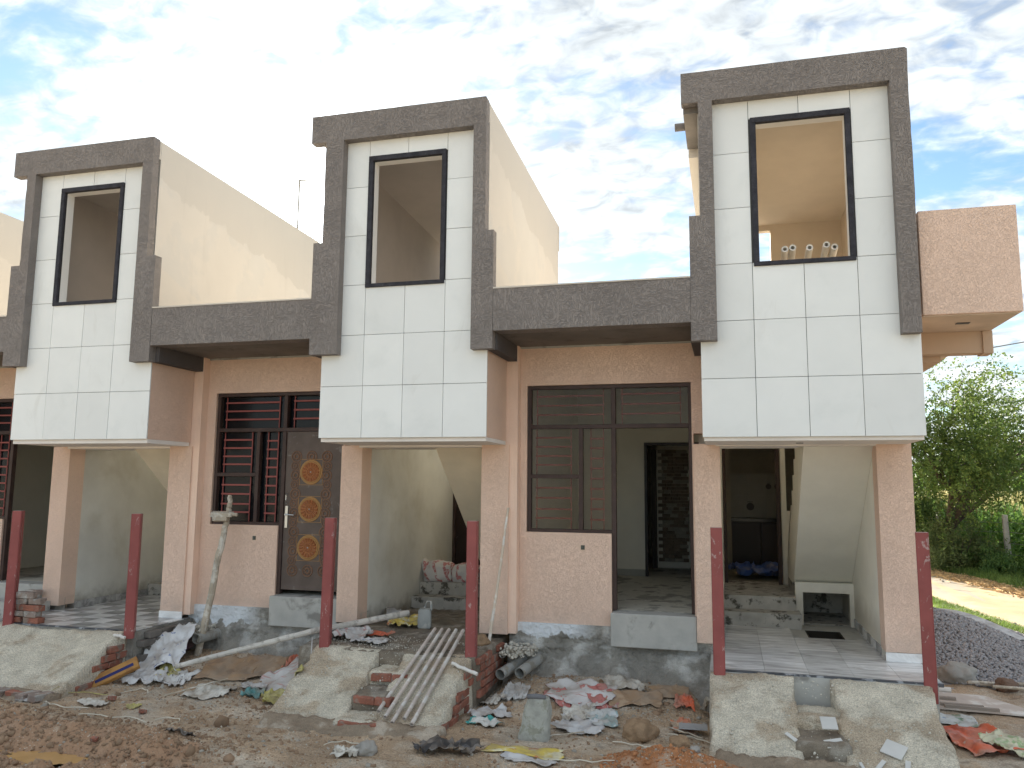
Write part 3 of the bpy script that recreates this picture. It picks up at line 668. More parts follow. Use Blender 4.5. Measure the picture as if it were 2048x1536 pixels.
# exposed brickwork on the flanks of the platforms and ramps
def brick_flank(parent, x, ya, yb, ztop, zbot, m=None, face=1, prob=1.0, dx=.012):
    z = zbot; row = 0
    while z < -.1:
        y = ya+(.115 if row % 2 else 0)
        while y < yb:
            if z+.04 < ztop(y+.11) and random.random() < prob:
                brick((x+dx*random.uniform(.2, 1)*face-.055*face, y+.11, z+.038), (random.uniform(-.02, .02), 0, math.pi/2+random.uniform(-.02, .02)), m, parent)
            y += .235
        z += .083; row += 1
# ---- ramps
def ramp(name_lab, xl, xr, nl, nr, steps, flank, zoff=0, brk=None):
    R_ = empty('concrete_ramp', ((xl+xr)/2, -.6, -.75), name_lab, 'ramp', 'concrete ramps up to the porches')
    def top(y): return rz(y)
    if nl:
        slab_solid('ramp_slab', m_conc, R_, xl, lambda y: nl[0]+(nl[1]-nl[0])*(y-RY1)/(RY0-RY1), RY1-.02, RY0+.03, lambda x, y: rz(y), -.85, 30, 40, .05, .010, 3)
        slab_solid('ramp_slab', m_conc, R_, lambda y: nr[0]+(nr[1]-nr[0])*(y-RY1)/(RY0-RY1), xr, RY1-.02, RY0+.03, lambda x, y: rz(y), -.85, 30, 40, .05, .010, 13)
        for i, (ya, yb, z) in enumerate(steps):
            slab_solid('ramp_step', m_fill if i % 2 else m_conc, R_, nl[0]-.03, nr[0]+.03, ya, yb, lambda x, y, z=z: z+.02*(y-ya), -.85, 14, 12, .03, .012, 23+i)
            if brk:
                for q in range(2): brick((nl[0]+.13+q*.2, ya+.02, z-.045), (0, random.uniform(-.04, .04), random.uniform(-.08, .08)), m_brick, R_, (1 if q == 0 else .75, 1, 1))
    else:
        slab_solid('ramp_slab', m_conc, R_, xl, xr, RY1-.02, RY0+.03, lambda x, y: rz(y)+.02*math.sin(x*3), -.85, 60, 40, .05, .014, 3)
    if flank: brick_flank(R_, xr+.015, RY1+.08, RY0-.02, lambda y: rz(y)-.07, -.72, m_brick, 1, .93, dx=.03)
    # loose toe of mortar and earth
    slab_solid('ramp_toe', mat('toe_earth', (.30, .235, .17), var=.25, vs=4, bump=1, bd=.03, bs=20, fine=.25, col2=(.40, .34, .27), c2s=4), R_, xl+.06, xr+.05, RY1-.24, RY1+.05, lambda x, y: -.69+.06*float(sst(RY1-.24, RY1+.02, y)), -.85, 60, 8, .07, .03, 33)
    return R_
R2 = ramp('pale concrete ramp with broken brick steps down its middle, five pipes lying on it', 2.90, 4.70, (3.72, 3.66), (4.03, 3.96), [(-.48, -.14, -.34), (-.52-.36, -.46, -.47), (-1.2, -.86, -.62)], True, brk=True)
R3 = ramp('grey concrete ramp in front of the tiled porch of the end house', 7.15, 9.08, (7.88, 7.90), (8.24, 8.24), [(-.62, -.2, -.42), (-.97, -.60, -.52), (-1.4, -.95, -.665)], False)
R1 = ramp('dusty concrete ramp at the far left with a row of bricks at its foot', -1.75, .36, None, None, [], True)
for i in range(9): brick((-.95+i*.15+random.uniform(-.01, .01)+(.05 if i > 5 else 0), RY1-.09+random.uniform(-.02, .02), -.66), (random.uniform(-.1, .1), random.uniform(-.08, .08), math.pi/2+random.uniform(-.15, .15)) if i % 3 else (0, .05, .1), m_brickg if i % 3 else m_brick, R1)
brick_flank(Hs[1], .545, -.02, .78, lambda y: -.24, -.70, mat('mortared_brick', (.16, .145, .13), var=.25, vs=7, bump=.8, bs=30, obj=True), 1, 1, dx=.02)
brick_flank(Hs[2], 4.765, -.1, .8, lambda y: -.22, -.62, m_brick, 1, .95, dx=.035)
# ---- red steel posts
PL = [(-1.38, 'red steel post at the far left beside the stack of bricks'), (.415, 'red steel post at the right corner of the left tiled porch'), (2.99, 'red steel post in front of the medallion door'), (4.69, 'red steel post at the brick-edged corner of the ramp with pipes'), (7.225, 'red steel post at the left corner of the end house porch'), (9.10, 'red steel post at the right corner of the end house porch, outermost')]
for i, (x, lab) in enumerate(PL):
    zt = [1.215, 1.21, 1.208, 1.207, 1.193, 1.188][i]; zb = -.34 if i == 5 else -.25; w = .056
    y = -.10 if i != 5 else -.06
    bm = newbm(); box(bm, -w, w, -w, w, 0, zt-zb); 
    bmesh.ops.bevel(bm, geom=[e for e in bm.edges if abs(e.verts[0].co.z-e.verts[1].co.z) > .5], offset=.008, segments=2, affect='EDGES')
    o = obj('steel_post', bm, m_post, loc=(0, 0, 0), label=lab, cat='post', group='red steel posts along the porch fronts')
    o.location = (x, y, zb); o.rotation_euler = (random.uniform(-.008, .008), random.uniform(-.008, .008), [.5, .55, .25, .12, .02, -.25][i]*.9)
    # open top of the box section
    bm = newbm(); box(bm, -w+.008, w-.008, -w+.008, w-.008, zt-zb+.0005, zt-zb+.002); 
    p = obj('post_mouth', bm, mat('rust_mouth', (.5, .33, .3), bump=0), None); p.parent = o; p.location = (0, 0, 0)
# ---- end house: flank, side balcony
H3 = Hs[3]
wallbox(H3, 'end_wall', m_peach, [(9.10, 9.224, 1.131, 9.0, -.9, 3.26)])
bm = newbm(); box(bm, 9.226, 10.092, -.0, 8.0, 3.272, 4.322); 
balc = obj('side_balcony', bm, m_peach, H3, bevel=.006)
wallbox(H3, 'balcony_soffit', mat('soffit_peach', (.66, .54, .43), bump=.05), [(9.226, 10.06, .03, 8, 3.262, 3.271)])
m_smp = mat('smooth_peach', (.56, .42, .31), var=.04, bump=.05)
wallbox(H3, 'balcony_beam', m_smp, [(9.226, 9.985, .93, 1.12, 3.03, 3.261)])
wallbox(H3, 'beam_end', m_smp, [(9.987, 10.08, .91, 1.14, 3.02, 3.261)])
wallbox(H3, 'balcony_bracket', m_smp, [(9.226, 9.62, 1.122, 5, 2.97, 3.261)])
wallbox(H3, 'downlight', m_groove, [(9.62, 9.74, .40, .47, 3.255, 3.2615)]); wallbox(H3, 'downlight', m_groove, [(8.05, 8.12, .46, .5, 2.056, 2.0615)])
# kitchen behind the porch of the end house
B3 = HX[3]['c'][0]
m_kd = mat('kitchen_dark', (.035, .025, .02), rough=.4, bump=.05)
wallbox(H3, 'kitchen_wall', mat('kitchen_wall_shaded', (.26, .24, .19), bump=.05), [(B3+.151, B3+2.0, 7.2, 7.3, .17, 3.25), (B3+.151, B3+.27, 6.2, 7.19, .17, 3.25), (B3+1.9, B3+2.0, 4.6, 7.19, .17, 3.25), (B3+.151, B3+2.0, 4.53, 7.3, 3.2, 3.255), (B3+.151, B3+2.0, 4.71, 7.3, .05, .168)])  # room paint darkened here, indoor shade put into the wall colour
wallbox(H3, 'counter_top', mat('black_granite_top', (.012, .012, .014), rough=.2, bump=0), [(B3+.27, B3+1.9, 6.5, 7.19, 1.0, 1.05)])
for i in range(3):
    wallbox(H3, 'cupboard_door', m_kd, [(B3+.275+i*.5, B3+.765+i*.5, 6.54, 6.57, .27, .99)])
m_tilek = mat('kitchen_tile', (.22, .21, .17), rough=.3, bump=0)
for i in range(5):
    for j in range(2): wallbox(H3, 'wall_tile', m_tilek, [(B3+.275+i*.32, B3+.59+i*.32, 7.18, 7.198, 1.055+j*.4, 1.45+j*.4)])
# motif prints on the kitchen tiles: pot and cup outlines
for x, z, r in ((.62, 1.25, .07), (.95, 1.62, .05), (1.14, 1.62, .085)):
    bm = newbm(); tube(bm, [(B3+x, 7.165, z), (B3+x, 7.177, z)], r, 18); box(bm, B3+x-r*.7, B3+x+r*.7, 7.166, 7.176, z+r*1.15, z+r*1.3); obj('tile_motif', bm, m_kd, H3)
# stone-clad wall seen through the inner doorway of the end bay
m_clad = mat('cladding_stone', (.22, .17, .125), var=.4, vs=6, bump=.5, bs=20, obj=True); m_clad2 = mat('cladding_stone_pale', (.36, .33, .27), var=.3, vs=6, bump=.5, bs=20, obj=True)
z = .28; rw = 0
while z < 2.25:
    x = 6.12+(.07 if rw % 2 else 0); 
    while x < 6.62:
        w = random.choice((.10, .14, .19)); xe = min(x+w, 6.66)
        bm = newbm(); box(bm, x+.002, xe-.002, 6.3-random.uniform(.0, .015), 6.34, z+.002, z+.058); obj('cladding_stone', bm, m_clad if random.random() < .7 else m_clad2, H3); x = xe
    z += .06; rw += 1
wallbox(H3, 'clad_wall', m_room, [(6.10, 6.68, 6.341, 6.45, .17, 3.2)]); wallbox(H3, 'inner_door', m_kd, [(6.02, 6.10, 6.2, 6.26, .17, 2.25), (6.70, 6.76, 6.2, 6.3, .17, 2.25), (6.76, 7.02, 7.4, 7.44, .17, 2.25)])
# ---- ornate door of the middle house
B2 = HX[2]['c'][0]; H2 = Hs[2]
m_door = mat('door_skin', (.115, .088, .075), rough=.45, var=.2, vs=5, bump=.2, col2=(.22, .20, .19), c2s=9, c2w=(.60, .72))
m_ring = mat('door_relief', (.19, .105, .065), rough=.45, var=.2, bump=.2); m_gold = mat('medallion_copper', (.42, .17, .055), rough=.4, var=.2, vs=20, bump=.2); m_rim = mat('medallion_gilt', (.40, .22, .08), rough=.4, bump=.1)
D = obj('front_door', (lambda b: (box(b, B2-1.028, B2-.194, 1.045, 1.085, .235, 2.272), b)[1])(newbm()), m_door, H2)
def ring(bm, cx, cz, R, r, y, seg=28):
    for s in range(seg):
        pass
    n1 = [[bm.verts.new((cx+(R+r*math.cos(b))*math.cos(a), y-r*math.sin(b), cz+(R+r*math.cos(b))*math.sin(a))) for b in (0, 1.05, 2.09, 3.14)] for a in [2*math.pi*i/seg for i in range(seg)]]
    for i in range(seg):
        A, Bq = n1[i], n1[(i+1) % seg]
        for j in range(3): bm.faces.new([A[j], A[j+1], Bq[j+1], Bq[j]])
def rosette(cx, cz, R, y=1.0445):
    bm = newbm(); ring(bm, cx, cz, R, R*.13, y, 18); ring(bm, cx, cz, R*.45, R*.16, y, 12)
    for a in range(8): tube(bm, [(cx+R*.6*math.cos(a*.785), y-.001, cz+R*.6*math.sin(a*.785)), (cx+R*.85*math.cos(a*.785), y-.001, cz+R*.85*math.sin(a*.785))], R*.07, 4)
    obj('rosette', bm, m_ring, D)
MZ = (1.742, 1.262, .772); MXc = B2-.655
z = .47; 
gz_rows = np.arange(.48, 2.02, .122)
for zi, z in enumerate(gz_rows):
    for x in (-.235, -.12, 0, .12, .235) if zi % 2 else (-.22, -.0, .22):
        if min(abs(z-m_) for m_ in MZ) < .20 and abs(x) < .18: continue
        rosette(MXc+x, z, .055 if zi % 2 else .070)
for z in MZ:
    M_ = obj('medallion', (lambda b: (tube(b, [(MXc, 1.0445, z), (MXc, 1.036, z)], .140, 32), b)[1])(newbm()), m_gold, D)
    pass
for z in MZ:
    bm = newbm(); ring(bm, MXc, z, .150, .012, 1.0445, 40); ring(bm, MXc, z, .132, .008, 1.036, 36)
    for a, b, c_, d in ((-.168, .168, .163, .168), (-.168, .168, -.168, -.163), (-.168, -.163, -.163, .163), (.163, .168, -.163, .163)): box(bm, MXc+a, MXc+b, 1.040, 1.0445, z+c_, z+d)
    obj('medallion_rim', bm, m_rim, D)
    bm = newbm()
    for a in range(16):
        t = a*math.pi/8; p0 = (MXc+.072*math.cos(t), 1.033, z+.072*math.sin(t)); p1 = (MXc+.118*math.cos(t), 1.031, z+.118*math.sin(t)); tube(bm, [p0, p1], [.010, .018], 6)
    ring(bm, MXc, z, .055, .010, 1.036, 24)
    for a in range(8): t = a*math.pi/4; tube(bm, [(MXc+.018*math.cos(t), 1.033, z+.018*math.sin(t)), (MXc+.042*math.cos(t), 1.032, z+.042*math.sin(t))], [.006, .011], 6)
    obj('medallion_petals', bm, mat('petal_copper', (.33, .125, .05), rough=.4, bump=.1), D)
    bm = newbm(); bmesh.ops.create_uvsphere(bm, u_segments=10, v_segments=6, radius=.011, matrix=Matrix.Translation((MXc, 1.028, z))); obj('medallion_stud', bm, mat('steel', (.55, .55, .54), metal=.9, rough=.3, bump=0), D)
ms = MATS['steel']; bm = newbm(); hx = B2-.985
box(bm, hx-.018, hx+.018, 1.030, 1.0445, 1.02, 1.30); tube(bm, [(hx, 1.0, 1.19), (hx+.13, .995, 1.185)], .009, 8); tube(bm, [(hx, 1.03, 1.19), (hx, .995, 1.19)], .011, 8)
tube(bm, [(hx, 1.02, 1.33), (hx+.012, .985, 1.38), (hx+.012, .985, 1.44), (hx, 1.03, 1.47)], .007, 8); obj('door_handle', bm, ms, D, bevel=0)
# ---- drain pipes out of the plinths
m_pvc = mat('grey_pvc', (.36, .36, .34), rough=.5, var=.1, bump=.1, col2=(.28, .26, .22), c2s=8)
for H, pts_ in ((Hs[3], [((4.84, .95, -.30), (4.83, .62, -.31), .040), ((5.02, .85, -.40), (4.88, .36, -.47), .060), ((5.20, .85, -.38), (5.09, .40, -.45), .060)]),
                (Hs[2], [((.62, .95, -.33), (.56, .48, -.335), .045), ((.72, .95, -.33), (.69, .50, -.335), .045), ((.95, .95, -.33), (.93, .46, -.335), .062)])):
    for p0, p1, r in pts_:
        bm = newbm(); pipe(bm, p0, p1, r); obj('drain_pipe', bm, m_pvc, H, smooth=False)
    bm = newbm(); cx = pts_[1][0][0]+.02
# ---- aerial rod on the roof
bm = newbm(); tube(bm, [(-1.80, 7.0, 3.2), (-1.80, 7.0, 8.38)], .022, 8); tube(bm, [(-1.80, 7.0, 8.36), (-1.58, 6.95, 8.33)], .018, 6)
obj('roof_vent_rod', bm, m_pvc, loc=(-1.8, 7, 3.44), label='thin vent rod with a bent tip rising above the sloping cream wall near the sun', cat='rod')
# five pipe stubs on the tower sill of the end house
for i, (x, z) in enumerate(((8.02, 4.02), (8.10, 4.03), (8.27, 4.02), (8.44, 4.04), (8.52, 4.01))):
    bm = newbm(); pipe(bm, (x+.02, 1.9, 4.0), (x-.02+.0, .40, z+.12), .036, .45)
    obj('white_pipe', bm, mat('white_pvc', (.72, .69, .64), rough=.5, bump=.1, var=.1), loc=(x, 1.2, 4.0), label=['white pipe end in the tower window, leftmost of five', 'white pipe end in the tower window, second from the left', 'white pipe end in the tower window, middle one of five', 'white pipe end in the tower window, second from the right', 'white pipe end in the tower window, rightmost of five'][i], cat='pipe', group='pipes stored in the tower room')

RAMPS = [(2.90, 4.70), (7.15, 9.08), (-1.75, .34)]
def surf(x, y):
    z = gz(x, y)
    for a, b in RAMPS:
        if a < x < b:
            if RY1 < y < RY0: z = max(z, rz(y)+.005)
            elif RY0 <= y < 2.7: z = max(z, -.175+.03*float(sst(.5, 2, y)))
    return z
# ---------------------------------------------------------------- thin rubbish
def outline(nx_, ny_, sd):
    """rounded, torn rectangle factor"""
    return 0
def sheet(name, cat, label, x, y, w, h, rot, m, amp=.04, lift=.0, n=22, folds=5.0, tear=.10, group='litter on the ground', curl=.0, thick=.0015, tilt=0, z=None, sub=None):
    small = w < .5 and amp < .1
    h *= 1.55 if small else 1.2; w *= 1.12; folds *= .62; amp *= .95; n = int(n*1.5); sd = random.randint(1, 9000); fa = random.uniform(0, 3.1); fc, fs = math.cos(fa), math.sin(fa); V = []; cr, sr = math.cos(rot), math.sin(rot); ny_ = max(6, int(n*h/w)); 
    for j in range(ny_+1):
        for i in range(n+1):
            u, v = i/n-.5, j/ny_-.5
            e = 1+tear*3.2*float(fbm(math.cos(math.atan2(v, u))*2.2+5, math.sin(math.atan2(v, u))*2.2+sd, 3, 5))
            sq = max(abs(u), abs(v))*2; rr = math.hypot(u, v)*2
            k = 1-.12*max(0, rr-1)*sq
            lx, ly = u*w*e*k, v*h*e*k
            uu, vv = u*fc+v*h/w*fs, -u*fs+v*h/w*fc; wq = .35*_v1(u*4+sd, v*4*h/w, 3)
            f = max(0.0, .42-1.5*abs(_v1(uu*folds*.9+sd+wq, vv*folds*1.7+wq, sd % 97)))+.5*max(0.0, .30-1.6*abs(_v1(uu*folds*2.1+wq, vv*folds*1.4+sd, sd % 61)))
            f2 = float(fbm(u*folds*1.6, v*folds*1.6*h/w+sd, sd % 89, 3))
            X = x+lx*cr-ly*sr+amp*.35*f2; Y = y+lx*sr+ly*cr+amp*.35*f
            zb = (surf(X, Y) if z is None else z)
            if z is None: zb = max(zb, surf(x, y)-.05)
            V.append((X, Y, zb+.006+amp*(f*1.6+.35*f2+.25)+lift*(.5+v)+curl*(2*u)**2+tilt*lx))
    F = [(j*(n+1)+i, j*(n+1)+i+1, (j+1)*(n+1)+i+1, (j+1)*(n+1)+i) for j in range(ny_) for i in range(n)]
    c0 = Vector((x, y, surf(x, y) if z is None else z))
    o = mesh_np(name, np.array(V)-np.array(c0), F, m, smooth=False, label=label, cat=cat, group=group); o.location = c0
    md = o.modifiers.new('thick', 'SOLIDIFY'); md.thickness = max(thick, .002)
    return o
def pm(name, a, b, s=9, w=(.52, .58), c3=None, s3=5, w3=(.6, .66), rough=.55, stretch=None, **k):
    def ex(kk, C):
        if c3: C = kk['mix'](kk['mr'](kk['noi'](s3, 4), w3[0], w3[1], 0, 1), C, c3)
        if stretch: 
            v = kk['noi'](1, 2, 0, .5, kk['mapped'](stretch)); C = kk['mix'](kk['mr'](v, .60, .64, 0, .7), C, b)
        return kk['mix'](kk['mr'](kk['noi'](4.5, 6), .42, .66, .10, .70), C, (.30, .25, .20))
    return mat(name, a, rough=rough, var=.1, bump=.3, bs=30, col2=b, c2s=s, c2w=w, obj=True, extra=ex, **k)
p_white = pm('white_poly', (.60, .60, .60), (.50, .51, .53)); p_blue = pm('white_poly_blue_print', (.72, .73, .74), (.12, .18, .40), 16, (.62, .66))
p_redw = pm('white_sack_red_print', (.60, .585, .575), (.48, .20, .18), 12, (.62, .68), stretch=(3, 30, 3)); p_paper = pm('paper', (.66, .64, .58), (.50, .47, .40)); p_card = pm('cardboard', (.36, .23, .13), (.26, .165, .10), 5)
p_yel = pm('yellow_poly', (.72, .56, .10), (.55, .12, .05), 8, (.60, .66), c3=(.78, .74, .50), s3=6, w3=(.5, .58)); p_or = pm('orange_poly', (.70, .13, .05), (.55, .10, .05), 6, c3=(.75, .60, .50), s3=5, w3=(.62, .66)); p_blk = pm('black_poly', (.025, .027, .033), (.10, .10, .11), 8)
p_teal = pm('teal_poly', (.08, .25, .25), (.14, .32, .32)); p_maroon = pm('maroon_cloth', (.10, .018, .045), (.06, .012, .03)); p_redp = pm('red_poly', (.50, .15, .14), (.66, .55, .52), 9, (.6, .64)); p_brown = pm('brown_paper', (.33, .215, .13), (.42, .30, .20), 5)
p_yc = pm('pale_yellow_cloth', (.55, .50, .16), (.36, .32, .10), 8)
G1 = 'litter between the ramps'
sheet('plastic_sack', 'sack', 'white woven sack with blue print heaped under the grey pipes', .72, .18, .46, .50, .3, p_blue, .13, .26, folds=3, group=None)
sheet('cloth', 'cloth', 'dark maroon cloth bundled beside the white sack under the pipes', .64, .42, .34, .36, .2, p_maroon, .12, .08, folds=4, group=None)
sheet('plastic_bag', 'bag', 'flat white plastic bag crumpled left of the yellow strapping', .82, -.26, .38, .22, .1, p_white, .07, .03, group=None)
sheet('cloth', 'cloth', 'pale yellow strapping knotted beside the flat white bag', .98, -.10, .24, .16, .4, p_yc, .07, .03, folds=7, group=None)
sheet('plastic_bag', 'bag', 'printed white bag between yellow strapping and cardboard', 1.20, -.20, .30, .20, -.2, pm('white_black_print', (.68, .68, .67), (.12, .12, .14), 22, (.56, .6)), .05, .01, group=None)
sheet('cardboard_sheet', 'cardboard', 'torn brown cardboard lying flat in front of the long pole', 1.66, .10, .62, .42, .2, p_card, .035, .06, folds=2, group=None, thick=.006)
sheet('cardboard_sheet', 'cardboard', 'crumpled cardboard with pale stains near the orange bag', 2.02, .20, .50, .34, .1, p_brown, .045, .08, folds=2.5, group=None, thick=.006)
sheet('plastic_bag', 'bag', 'small bright orange bag beside the big white sack', 2.40, .28, .20, .20, 0, p_or, .09, .05, folds=4, group=None)
sheet('plastic_sack', 'sack', 'large white sack with red print leaning on the ramp flank', 2.54, -.12, .50, .52, .5, p_redw, .08, .10, folds=3, tilt=.35, group=None)
sheet('plastic_bag', 'bag', 'matted dirty white bag in front of the cardboard', 1.84, -.50, .42, .22, .1, p_paper, .04, .0, folds=8, group=None)
sheet('plastic_bag', 'bag', 'teal bag with white handle in front of the white sack', 2.33, -.43, .20, .13, .1, p_teal, .05, .0, group=None)
sheet('plastic_bag', 'bag', 'strip of white film beside the teal bag', 2.22, -.28, .26, .10, .2, p_white, .05, .0, group=None)
sheet('cloth', 'cloth', 'olive yellow cloth at the foot of the ramp with pipes', 2.72, -.52, .34, .20, .5, p_yc, .07, .02, folds=6, group=None)
sheet('paper_scrap', 'paper', 'white paper scrap at the far left in front of the brick row', .20, -1.28, .17, .11, .3, p_white, .03, group=None)
sheet('paper_scrap', 'paper', 'greyish paper scrap with yellow stain in front of the left ramp', .95, -1.22, .24, .11, -.1, p_paper, .03, group=None)
sheet('paper_scrap', 'paper', 'small yellow scrap on the bare earth at the left', 1.42, -1.18, .13, .08, .4, p_yc, .02, group=None)
# middle bay
sheet('plastic_sack', 'sack', 'white and red torn sack in the bay between the two right ramps', 5.80, .20, .62, .40, -.2, p_redw, .06, .03, folds=3, group=None)
sheet('plastic_bag', 'bag', 'flattened red packet left of the torn sack', 5.64, .10, .28, .26, .9, p_redp, .03, .02, group=None)
sheet('plastic_bag', 'bag', 'red sheet at the right edge of the torn sack', 6.02, .14, .24, .30, .5, p_redp, .03, .05, group=None)
sheet('cardboard_sheet', 'cardboard', 'long brown paper strip right of the torn sack', 6.36, .16, .50, .22, .25, p_brown, .035, .04, folds=3, group=None)
sheet('cardboard_sheet', 'cardboard', 'brown card flap at the foot of the cement by the right ramp', 6.70, .42, .34, .16, .2, p_card, .03, .05, folds=3, group=None)
sheet('plastic_bag', 'bag', 'small orange and yellow packet near the right ramp', 6.86, .20, .17, .15, .1, p_or, .05, .03, group=None)
sheet('plastic_bag', 'bag', 'pale teal bag lying in front of the red sheet', 6.12, -.33, .26, .22, .3, pm('pale_teal', (.62, .66, .66), (.28, .45, .47), 6), .05, .02, group=None)
sheet('plastic_bag', 'bag', 'crumpled white bag in the middle of the litter', 5.92, -.50, .42, .24, -.1, p_white, .05, .0, group=None)
sheet('plastic_bag', 'bag', 'dirty white film left of the crumpled white bag', 5.86, -.20, .32, .2, .2, p_paper, .05, .0, folds=8, group=None)
sheet('paper_scrap', 'paper', 'cluster of pale scraps against the cement under the door step', 6.22, .50, .36, .14, .1, p_paper, .05, .02, folds=8, group=None)
sheet('plastic_bag', 'bag', 'white and teal packet beside the brick flank of the ramp', 4.99, -.42, .34, .13, .7, p_white, .05, .02, group=None)
sheet('plastic_bag', 'bag', 'white and teal printed packet in front of the brick flank', 5.02, -.68, .30, .13, -.3, pm('teal_print', (.68, .68, .64), (.03, .36, .34), 7, (.5, .54)), .04, .0, group=None)
sheet('plastic_bag', 'bag', 'clear crumpled film in front of the grey drain pipes', 5.12, .12, .24, .20, 0, pm('clear_film', (.46, .46, .45), (.60, .60, .60), 12), .06, .01, folds=6, group=None)
sheet('paper_scrap', 'paper', 'cream paper scrap left of the clear film', 4.90, .02, .26, .12, -.5, p_paper, .04, .01, group=None)
sheet('plastic_bag', 'bag', 'large flat yellow sack with orange edges at the bottom of the picture', 5.60, -1.42, .62, .22, .04, p_yel, .02, .0, folds=3, group=None, tear=.05)
sheet('plastic_bag', 'bag', 'black plastic film crumpled left of the yellow sack', 4.98, -1.60, .50, .22, .1, p_blk, .09, .0, folds=6, group=None)
sheet('plastic_bag', 'bag', 'black plastic scrap sunk in the mud bank at the left', 2.60, -1.98, .24, .09, 0, p_blk, .04, .0, group=None)
sheet('paper_scrap', 'paper', 'white crumpled scraps on bare earth below the ramp with pipes', 4.16, -1.86, .22, .14, .2, p_paper, .05, .0, folds=8, group=None)
sheet('paper_scrap', 'paper', 'card carton scrap with orange print beside the grey tile', 6.88, -.36, .17, .20, .2, pm('orange_card', (.55, .40, .28), (.62, .16, .06), 7), .03, .03, group=None)
sheet('plastic_bag', 'bag', 'white film under the front edge of the yellow sack', 5.70, -1.62, .40, .08, 0, p_white, .03, .0, group=None)
# porch of the middle house
sheet('plastic_bag', 'bag', 'white sack corner lying at the pillar foot behind the long pole', 3.05, .36, .42, .26, .1, p_redw, .09, .02, group=None)
sheet('plastic_bag', 'bag', 'flat white and blue bag at the top of the ramp', 3.42, .14, .36, .16, .0, p_blue, .04, .0, group=None)
sheet('plastic_bag', 'bag', 'yellow and red packet beside the grey jerrycan', 3.36, 1.25, .34, .24, .3, p_yel, .07, .03, group=None)
sheet('plastic_bag', 'bag', 'orange red film under the long pole', 3.34, .55, .30, .10, .1, p_or, .04, .0, group=None)
sheet('plastic_bag', 'bag', 'grey film bundled against the left porch wall', 3.14, 1.55, .26, .3, .4, pm('grey_film', (.42, .42, .42), (.55, .55, .55)), .08, .04, group=None)
sheet('tarpaulin', 'tarpaulin', 'blue tarpaulin bundled on the kitchen floor of the end house', B3+.72, 5.15, .75, .50, .1, pm('blue_tarp', (.03, .10, .36), (.05, .15, .45)), .20, .04, folds=5, group=None, z=.17)
# right-hand side
sheet('plastic_bag', 'bag', 'orange and red cloth banner crumpled at the bottom right', 9.50, .02, .50, .62, .3, p_or, .07, .02, folds=4, group=None)
sheet('plastic_bag', 'bag', 'cream and green film on the orange cloth at the bottom right', 9.72, -.12, .30, .3, .6, pm('cream_green', (.66, .64, .45), (.35, .50, .25), 6), .05, .06, group=None)
sheet('printed_sack', 'sack', 'small white sack with green and blue print by the plywood', 9.50, .82, .32, .28, -.1, pm('green_blue_print', (.62, .66, .66), (.10, .30, .18), 9, (.56, .6), c3=(.12, .25, .45), s3=8, w3=(.6, .64)), .015, .0, folds=2, tear=.03, group=None)
# ---------------------------------------------------------------- sacks on the steps
def sackstripe(k, C):
    w = k['n']('ShaderNodeTexWave'); w.inputs['Scale'].default_value = 2.6; w.inputs['Distortion'].default_value = 3.5; w.inputs['Detail'].default_value = 2; w.inputs['Detail Scale'].default_value = 2.0
    k['l'](k['mapped']((1, 1, .6), (.2, .5, .4)), w.inputs['Vector']); f = k['mth']('MULTIPLY', k['mr'](w.outputs['Fac'], .80, .86, 0, .8), k['mr'](k['noi'](30, 3), .38, .5, 0, 1)); return k['mix'](f, C, (.50, .12, .12))
def sack(x, y, z, sx, sy, sz, rot, label, ear=True):
    bm = newbm(); bmesh.ops.create_icosphere(bm, subdivisions=4, radius=1)
    sd = random.random()*50
    for v in bm.verts:
        p = v.co.copy(); q = Vector([math.copysign(abs(c)**.72, c) for c in p]); 
        nn = noise.noise(p*2.2+Vector((sd, 0, 0)))*.16+abs(noise.noise(p*5+Vector((sd, 4, 0))))*.14
        q *= (1+nn); v.co = Vector((q.x*sx, q.y*sy, max(q.z, -.72)*sz))
        if ear and p.x < -.55 and p.z > -.1: v.co += Vector((-.02, 0, .9*sz*(abs(p.x)-.55)*2.2))
    m_s = mat('woven_sack', (.66, .63, .60), var=.1, bump=.4, bs=60, obj=False, extra=sackstripe)
    bmesh.ops.rotate(bm, verts=bm.verts[:], matrix=Matrix.Rotation(rot, 3, 'Z')); bmesh.ops.translate(bm, verts=bm.verts[:], vec=(x, y, z+.70*sz))
    return obj('filled_sack', bm, m_s, loc=(x, y, z), label=label, cat='sack', smooth=True)
sack(3.12, 3.15, .17, .22, .19, .17, .1, 'filled white sack with red stripes and a raised corner, left one on the porch step')
sack(3.50, 3.22, .17, .20, .17, .15, .5, 'filled white sack with red stripes, slumped against the other on the porch step', False)
sack(3.72, 3.4, .17, .08, .09, .13, 0, 'small pale bag beside the filled sacks on the porch step', False)
